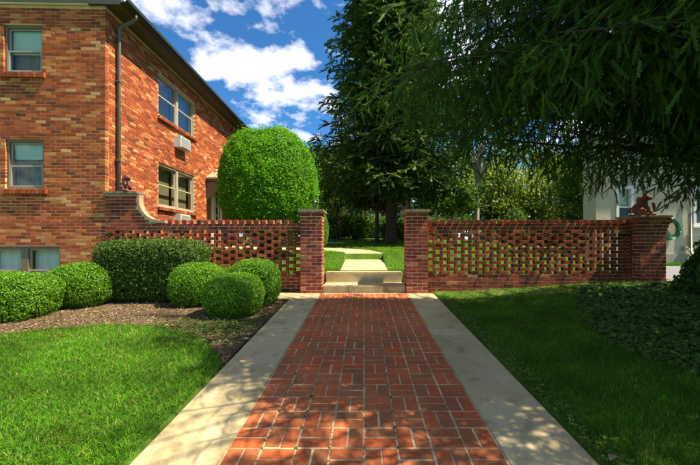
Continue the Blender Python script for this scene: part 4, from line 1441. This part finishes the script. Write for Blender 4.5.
# ------------------------------------------------------------------ stucco house on the right
def stucco_house():
    zb = g(8, 9.5) - .02
    root = empty('stucco_house', (6.35, 9.5, zb)); tag(root, 'cream stucco house beyond the drive at the end pillar', 'house')
    Wd, Dp, H = 7.5, .55, 4.2
    holes = [(.57, 1.0, 1.19, 2.12), (2.68, 3.57, 1.08, 2.15), (4.72, 5.6, 1.08, 2.15)]
    xs = sorted(set([0, Wd] + [h[0] for h in holes] + [h[1] for h in holes])); zs = sorted(set([.29, H] + [h[2] for h in holes] + [h[3] for h in holes]))
    m = MB()
    for i in range(len(xs) - 1):
        for j in range(len(zs) - 1):
            mx, mz_ = (xs[i] + xs[i + 1]) / 2, (zs[j] + zs[j + 1]) / 2
            if any(h[0] < mx < h[1] and h[2] < mz_ < h[3] for h in holes): continue
            m.add([(xs[i], 0, zs[j]), (xs[i + 1], 0, zs[j]), (xs[i + 1], 0, zs[j + 1]), (xs[i], 0, zs[j + 1])], [(0, 1, 2, 3)])
    for (a, b, c, d) in holes:
        for q in ([(a, 0, c), (a, .15, c), (a, .15, d), (a, 0, d)], [(b, 0, c), (b, .15, c), (b, .15, d), (b, 0, d)], [(a, 0, c), (b, 0, c), (b, .15, c), (a, .15, c)], [(a, 0, d), (b, 0, d), (b, .15, d), (a, .15, d)]):
            m.add(q, [(0, 1, 2, 3)])
    m.add([(0, 0, .29), (0, Dp, .29), (0, Dp, H), (0, 0, H)], [(0, 1, 2, 3)])
    m.add([(Wd, 0, .29), (Wd, Dp, .29), (Wd, Dp, H), (Wd, 0, H)], [(0, 1, 2, 3)])
    m.add([(0, Dp, .29), (Wd, Dp, .29), (Wd, Dp, H), (0, Dp, H)], [(0, 1, 2, 3)])
    m.build('wall', M['stucco'], root)
    m = MB(); m.box(-.03, Wd + .03, -.03, Dp, -.3, .288); m.build('foundation', M['foundation'], root)
    for (a, b, c, d) in holes:
        m = MB(); fw = .055
        for (x0, x1, z0, z1) in ((a - .03, a + fw, c - .03, d + .03), (b - fw, b + .03, c - .03, d + .03), (a + fw, b - fw, d - fw, d + .03), (a + fw, b - fw, c - .03, c + fw)):
            m.box(x0, x1, -.025, .09, z0, z1)
        zm = (c + d) / 2 - .08
        m.box(a + fw, b - fw, .02, .08, zm - .02, zm + .02)
        f = m.build('window', M['white_paint'], root, bevel=.004)
        for (z0, z1, y) in ((zm + .02, d - fw, .065), (c + fw, zm - .02, .05)):
            p = MB(); p.add([(a + fw, y, z0), (b - fw, y, z0), (b - fw, y, z1), (a + fw, y, z1)], [(0, 1, 2, 3)]); p.build('pane', M['glass_front'], f)
        bl = MB(); z = d - .03
        while z > zm:
            bl.add([(a + .04, .10, z), (b - .04, .10, z), (b - .04, .112, z - .026), (a + .04, .112, z - .026)], [(0, 1, 2, 3)]); z -= .0235
        bl.build('blind', M['blind'], f)
        m = MB(); m.box(a - .06, b + .06, -.06, -.0255, c - .075, c - .032); m.build('sill', M['white_paint'], f)
        m = MB(); m.box(a - .3, b + .3, .5, .53, c - .3, d + .3); m.build('inner_wall', M['room'], root)
    m = MB(); m.box(4.0, Wd + .5, Dp + .004, 5.0, -.3, H + .0); m.build('rear_wing', M['stucco'], root)
    m = MB(); m.add([(-.15, -.3, H), (Wd + .4, -.3, H), (Wd + .4, Dp + .2, H), (-.15, Dp + .2, H), (.2, Dp + .2, H + .35), (Wd + .4, Dp + .2, H + .35)], [(0, 1, 5, 4), (2, 3, 4, 5), (0, 4, 3), (1, 2, 5), (3, 2, 1, 0)])
    m.build('roof', M['shingle'], root)
    m = MB(); m.add([(3.8, Dp + .21, H + .01), (Wd + .8, Dp + .21, H + .01), (Wd + .8, 5.3, H + .01), (3.8, 5.3, H + .01), (3.8, 3, H + 1.5), (Wd + .8, 3, H + 1.5)], [(0, 1, 5, 4), (2, 3, 4, 5), (0, 4, 3), (1, 2, 5), (3, 2, 1, 0)])
    m.build('roof', M['shingle'], root)
    m = MB(); m.tube([(2.55, -.05, H - .02), (2.55, -.05, .35), (2.55, -.16, .2)], .035, 8); m.build('downspout', M['stucco'], root, True)
    m = MB(); m.box(2.35, 2.43, -.10, 0, .38, .5); m.tube([(2.39, -.1, .44), (2.39, -.16, .44), (2.39, -.18, .38)], .018, 6); m.build('tap', M['foundation'], root)
    # coiled garden hose on a hanger
    hr = empty('garden_hose', (8.33, 9.5, zb + .97)); tag(hr, 'coiled green garden hose hanging on the stucco wall', 'hose')
    m = MB(); pts = []
    rr = random.Random(3)
    for k in range(9 * 26):
        t = 2 * math.pi * k / 26; turn = k / 26
        R = .235 + .035 * math.sin(turn * 2.4) + .004 * rr.uniform(-1, 1)
        pts.append((R * .86 * math.cos(t), -.035 - .012 * turn, R * 1.05 * math.sin(t) - .02 * math.sin(turn)))
    m.tube(pts, .0125, 6); m.build('coil', M['hose'], hr, True)
    m = MB(); m.box(-.05, .05, -.16, 0, .16, .19); m.box(-.05, .05, -.175, -.16, .16, .27); m.build('hanger', M['black_iron'], hr)
stucco_house()

# small white notice board behind the wall
def notice():
    b = at(527, 13.5)
    root = empty('notice_board', b); tag(root, 'small blank white board on a post behind the shaded wall', 'sign')
    m = MB(); m.box(-.14, .14, -.015, .015, .78, 1.0); m.build('board', M['white_paint'], root, bevel=.004)
    m = MB(); m.box(-.025, .025, .017, .06, -.1, .95); m.build('post', M['frame_brown'], root)
notice()

# ------------------------------------------------------------------ terracotta figures
def figure(loc, rz, label, sc):
    """a seated lion-like garden figure resting its forepaws on a shield"""
    bm = bmesh.new()
    def ell(c, r, rot=(0, 0, 0), seg=14):
        q = bmesh.ops.create_uvsphere(bm, u_segments=seg, v_segments=9, radius=1.0)
        mt = Matrix.Translation(c) @ Euler(rot).to_matrix().to_4x4() @ Matrix.Diagonal((*r, 1))
        bmesh.ops.transform(bm, matrix=mt, verts=q['verts'])
    s = 1
    ell((-.035, 0, .105), (.075, .070, .085))               # haunches
    ell((-.005, 0, .170), (.060, .058, .095), (0, .30, 0))    # chest
    ell((.040, 0, .262), (.052, .050, .050))                # head
    ell((.080, 0, .248), (.030, .028, .024))                # muzzle
    ell((.000, 0, .235), (.062, .064, .062))                # mane
    ell((.100, 0, .252), (.010, .012, .008))                # nose
    for y in (-1, 1):
        ell((.030, y * .040, .312), (.014, .014, .020))      # ears
        ell((.065, y * .024, .275), (.008, .008, .007))      # brow
        ell((.055, y * .045, .115), (.022, .022, .085), (0, -.25, 0))   # foreleg
        ell((.085, y * .045, .040), (.034, .024, .020))      # forepaw
        ell((-.015, y * .068, .070), (.060, .030, .052))     # thigh
        ell((.040, y * .070, .034), (.042, .022, .018))      # hind paw
    ell((-.110, .03, .060), (.035, .016, .016), (0, 0, .5))   # tail
    ell((-.125, .02, .10), (.014, .014, .045), (0, .25, 0))
    # shield between the forepaws
    v = [bm.verts.new(p) for p in [(.098, -.055, .19), (.098, .055, .19), (.108, .055, .11), (.112, 0, .045), (.108, -.055, .11), (.124, -.05, .185), (.124, .05, .185), (.134, .05, .112), (.138, 0, .055), (.134, -.05, .112)]]
    for f in ((0, 1, 2, 3, 4), (9, 8, 7, 6, 5), (0, 5, 6, 1), (1, 6, 7, 2), (2, 7, 8, 3), (3, 8, 9, 4), (4, 9, 5, 0)):
        bm.faces.new([v[i] for i in f])
    q = bmesh.ops.create_cube(bm, size=1.0)
    bmesh.ops.transform(bm, matrix=Matrix.Translation((.0, 0, .0135)) @ Matrix.Diagonal((.27, .19, .027, 1)), verts=q['verts'])
    bmesh.ops.recalc_face_normals(bm, faces=bm.faces)
    me = bpy.data.meshes.new('stone_figure'); bm.to_mesh(me); bm.free()
    o = link('stone_figure', me, M['terracotta'])
    mod = o.modifiers.new('remesh', 'REMESH'); mod.mode = 'VOXEL'; mod.voxel_size = .0055; mod.use_smooth_shade = True
    sm = o.modifiers.new('smooth', 'SMOOTH'); sm.factor = .5; sm.iterations = 2
    o.location = loc; o.rotation_euler = (0, 0, rz)
    o.scale = (sc * 1.12, sc, sc)
    tag(o, label, 'statue', 'terracotta seated figures on the wall ends')
    return o
figure((-4.68, FY0 + FT / 2 + .03, 2.3355), math.radians(-25), 'terracotta seated animal figure on the scooped wall end by the downspout', 1.08)
figure((5.44, 6.79, ENDTOP + .001), math.radians(-35), 'terracotta seated animal figure on the flared end pillar', 1.36)

# ------------------------------------------------------------------ grass, mulch chips, ivy
def in_poly(x, y, poly):
    c = np.zeros(len(x), bool)
    n = len(poly)
    for i in range(n):
        x0, y0 = poly[i]; x1, y1 = poly[(i + 1) % n]
        cond = ((y0 > y) != (y1 > y)) & (x < (x1 - x0) * (y - y0) / ((y1 - y0) + 1e-12) + x0)
        c ^= cond
    return c

def blades(name, label, x, y, hgt, wid, zf=G, tone_mu=.5, mat='grass', dry=None, lean=.5):
    n = len(x)
    z = zf(x, y)
    a = rng.uniform(0, 2 * np.pi, n)
    h = hgt * rng.uniform(.55, 1.3, n)
    base = np.stack([x, y, z - .005], 1)
    side = np.stack([np.cos(a), np.sin(a), np.zeros(n)], 1) * (wid * rng.uniform(.7, 1.3, n) * .5)[:, None]
    b2 = a + rng.uniform(0.6, 2.5, n)
    ln = np.stack([np.cos(b2), np.sin(b2), np.zeros(n)], 1) * (h * lean * rng.uniform(.2, 1.5, n))[:, None]
    mid = base + ln * .35 + np.stack([np.zeros(n), np.zeros(n), h * .62], 1)
    tipp = base + ln + np.stack([np.zeros(n), np.zeros(n), h], 1)
    v = np.stack([base, mid + side, tipp, mid - side], 1).reshape(-1, 3)
    f = np.arange(n * 4).reshape(n, 4)
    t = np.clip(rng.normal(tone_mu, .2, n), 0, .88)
    dm = rng.random(n) < (.03 if dry is None else dry)
    t = np.where(dm, rng.uniform(.93, 1, n), t)
    o = link(name, np_mesh(name, v, f, t), M[mat])
    return tag(o, label, 'grass', None, 'stuff')

def scatter(n, x0, x1, y0, y1, bias=0.0):
    x = rng.uniform(x0, x1, n)
    u = rng.random(n)
    y = y0 + (y1 - y0) * u ** (1 + bias)
    return x, y

def wob(x, y, s=1.0):
    return np.sin(x * 7.3 * s + 1) * np.sin(y * 6.1 * s + 2) * .5 + np.sin(x * 17 * s + y * 11 * s) * .5

# left lawn
lawn_l = EDGE + [(-1.338, 1.9), (-1.338, .4), (-7.5, .4)]
x, y = scatter(120000, -5.6, -1.32, 1.2, 4.6, .45)
ok = in_poly(x, y + .05 * wob(x, y) + .035 * wob(x * 2.7, y * 2.3), lawn_l) & (x / y > -1.25)
x, y = x[ok], y[ok]
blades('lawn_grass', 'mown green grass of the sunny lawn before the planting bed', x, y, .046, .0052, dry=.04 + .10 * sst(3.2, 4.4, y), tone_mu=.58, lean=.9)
x, y = scatter(45000, -9.5, -5.0, .5, 4.4)
ok = in_poly(x, y, lawn_l + []) & (x / y <= -1.2)
# right lawn
x, y = scatter(140000, 1.33, 6.6, 1.2, 6.70, .55)
ok = (x / y < 1.2)
ivy_edge = lambda x, y: (x > 2.75 + np.maximum(0, y - 4.2) * .48 + .16 * wob(x, y, .5)) & (y > 2.55 + .25 * wob(x + 3, y, .4)) & (y < 6.0)
iv = ivy_edge(x, y)
ok &= ~(iv & (rng.random(len(x)) < .93))
ok &= rng.random(len(x)) < np.where((y > 6.05), .35, 1.0)
ok &= ~((x < 1.46 + .07 * wob(x, y)) & (rng.random(len(x)) < .75))
x, y = x[ok], y[ok]
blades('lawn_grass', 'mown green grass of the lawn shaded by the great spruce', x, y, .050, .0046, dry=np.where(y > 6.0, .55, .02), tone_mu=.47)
# lawns beyond the wall: longer blades, seen from farther off
x, y = scatter(120000, -4.9, 6.2, 7.12, 16.5, .25)
cxl = np.array([0, -.03, -.16, -.5, -1.05, -1.9, -3.0, -4.9]); cyl = np.array([9.5, 9.75, 10.15, 10.6, 10.92, 11.1, 11.3, 11.9])
dmin = np.full(len(x), 9.0)
for i in range(len(cxl) - 1):
    for s_ in np.linspace(0, 1, 6):
        dmin = np.minimum(dmin, np.hypot(x - (cxl[i] + (cxl[i + 1] - cxl[i]) * s_), y - (cyl[i] + (cyl[i + 1] - cyl[i]) * s_)))
ok = ~((np.abs(x) < .515) & (y < 9.52)) & (dmin > .51) & ~((np.abs(x) < .81) & (y < 7.43)) & ~((x > 5.8) & (y < 9.0)) & ~((x < -.7) & (y > 13.7) & (y < 15.6))
x, y = x[ok], y[ok]
blades('lawn_grass', 'bright green lawn climbing beyond the gate and walls', x, y, .042, .014, dry=.05, tone_mu=.72, lean=1.3)
x, y = scatter(9000, 5.9, 13, 8.92, 9.45)
blades('lawn_grass', 'narrow strip of grass between the drive and stucco house', x, y, .06, .010)

# bark chips on the bed
def chips():
    n = 26000
    x, y = scatter(n, -6.0, -1.33, 2.2, 6.03)
    ok = in_poly(x, y, bed) & (x / y > -1.2)
    x, y = x[ok], y[ok]; n = len(x)
    z = G(x, y) + .014 + rng.uniform(0, .008, n)
    c = np.stack([x, y, z], 1)
    d = rng.normal(0, 1, (n, 3)); d[:, 2] *= .25
    ln = rng.uniform(.012, .045, n)
    me = quads_from(c, d, np.array([0, 0, 1.0]) + rng.normal(0, .3, (n, 3)), ln, ln * rng.uniform(.2, .6, n), np.clip(rng.normal(.5, .25, n), 0, 1), 'bark_chips')
    tag(link('bark_chips', me, M['chips']), 'loose bark chips covering the planting bed', 'mulch', None, 'stuff')
    # low weeds in the bed by the front ball and along the lawn edge of the strips
    n = 2600
    x = np.concatenate([rng.normal(-1.85, .42, n), rng.normal(1.41, .05, 1500), rng.uniform(-5.5, -1.5, 300)])
    y = np.concatenate([rng.normal(4.35, .33, n), rng.uniform(1.8, 6.3, 1500), rng.uniform(4.4, 5.6, 300)])
    ok = (in_poly(x, y, bed) & (np.abs(x) > 1.36)) | (x > 1.33)
    x, y = x[ok], y[ok]; n = len(x)
    c = np.stack([x, y, G(x, y) + rng.uniform(.012, .05, n)], 1)
    ln = rng.uniform(.015, .04, n)
    me = quads_from(c, rng.normal(0, 1, (n, 3)) * np.array([1, 1, .4]), np.array([0, 0, 1.0]) + rng.normal(0, .4, (n, 3)), ln, ln * .6, np.clip(rng.normal(.5, .25, n), 0, 1), 'ground_weeds')
    tag(link('ground_weeds', me, M['leaf_mid']), 'small weeds sprouting at the edges of bed and walk', 'weeds', None, 'stuff')
chips()

def fallen():
    # a few pale fallen leaves
    for i, (px, py, lab) in enumerate([(246, 341, 'dry tan leaf at the bed edge close to the concrete strip'), (250, 336, 'dry tan leaf lying next to another by the concrete strip'),
                                       (182, 309, 'dry tan leaf on the mulch before the dark flat-topped hedge'), (612, 462, 'dry tan leaf on the shaded lawn edge'),
                                       (266, 316, 'dry tan leaf on the mulch beside the foremost ball-shaped shrub')]):
        Yq = F * CAMH / (py - (VY - SL * F)); X = (px - VX) / F * Yq
        m = MB(); s = .05
        m.add([(-s, 0, .0), (-s * .2, s * .45, .012), (s, 0, .006), (-s * .2, -s * .45, .010), (0, 0, .0)], [(0, 4, 1), (1, 4, 2), (2, 4, 3), (3, 4, 0)])
        o = m.build('fallen_leaf', M['dry_leaf'])
        o.location = (X, Yq, g(X, Yq) + .022); o.rotation_euler = (0, 0, i * 1.3)
        tag(o, lab, 'leaf', 'fallen leaves')
M['dry_leaf'] = plain('dry_leaf', (.45, .28, .12), .8, var=.2)
fallen()

def ivy():
    n = 26000
    x, y = scatter(n, 2.3, 7.2, 2.0, 6.1)
    ok = ivy_edge(x, y) & (x / y < 1.35)
    x, y = x[ok], y[ok]; n = len(x)
    hgt = .02 + .09 * sst(0, 1.2, (x - 2.9)) * (.6 + .4 * wob(x, y, .6)) * rng.random(n) ** .6
    c = np.stack([x, y, G(x, y) + hgt], 1)
    ln = rng.uniform(.035, .075, n)
    me = quads_from(c, rng.normal(0, 1, (n, 3)) * np.array([1, 1, .5]) + np.array([0, -.3, -.1]), np.array([0, -.25, 1.0]) + rng.normal(0, .45, (n, 3)), ln, ln * .95, np.clip(rng.normal(.45, .25, n), 0, 1), 'ivy_carpet')
    tag(link('ivy_carpet', me, M['ivy']), 'dark ivy ground cover spreading below the great spruce', 'ivy', None, 'stuff')
    # ivy climbing the trunk foot
    n = 9000
    root = empty('ivy_mound', (IV[0], IV[1], g(*IV))); tag(root, 'tall dark mound of ivy beside the end pillar at the drive', 'ivy')
    a = rng.uniform(0, 2 * np.pi, n); h = rng.random(n) ** .8 * .92
    R = .34 + .50 * (1 - np.clip(h / 1.0, 0, 1)) ** 1.3 + .05 * np.sin(a * 5) + rng.normal(0, .05, n)
    nr = np.stack([np.cos(a), np.sin(a), .5 * np.ones(n)], 1)
    c = np.stack([R * np.cos(a), R * np.sin(a), h], 1)
    ln = rng.uniform(.05, .10, n)
    me = quads_from(c, rng.normal(0, .6, (n, 3)) + np.array([0, 0, -.6]), nr + rng.normal(0, .4, (n, 3)), ln, ln * .95, np.clip(rng.normal(.42, .25, n), 0, 1), 'leaves')
    link('leaves', me, M['ivy'], root)
    m = MB()
    for k in range(9):
        t = k * .7
        m.tube([(.7 * math.cos(t), .7 * math.sin(t), -.03), (.4 * math.cos(t + .15), .4 * math.sin(t + .15), .42), (.28 * math.cos(t + .1), .28 * math.sin(t + .1), .85)], .012, 5)
    m.build('stem', M['bark'], root)
ivy()
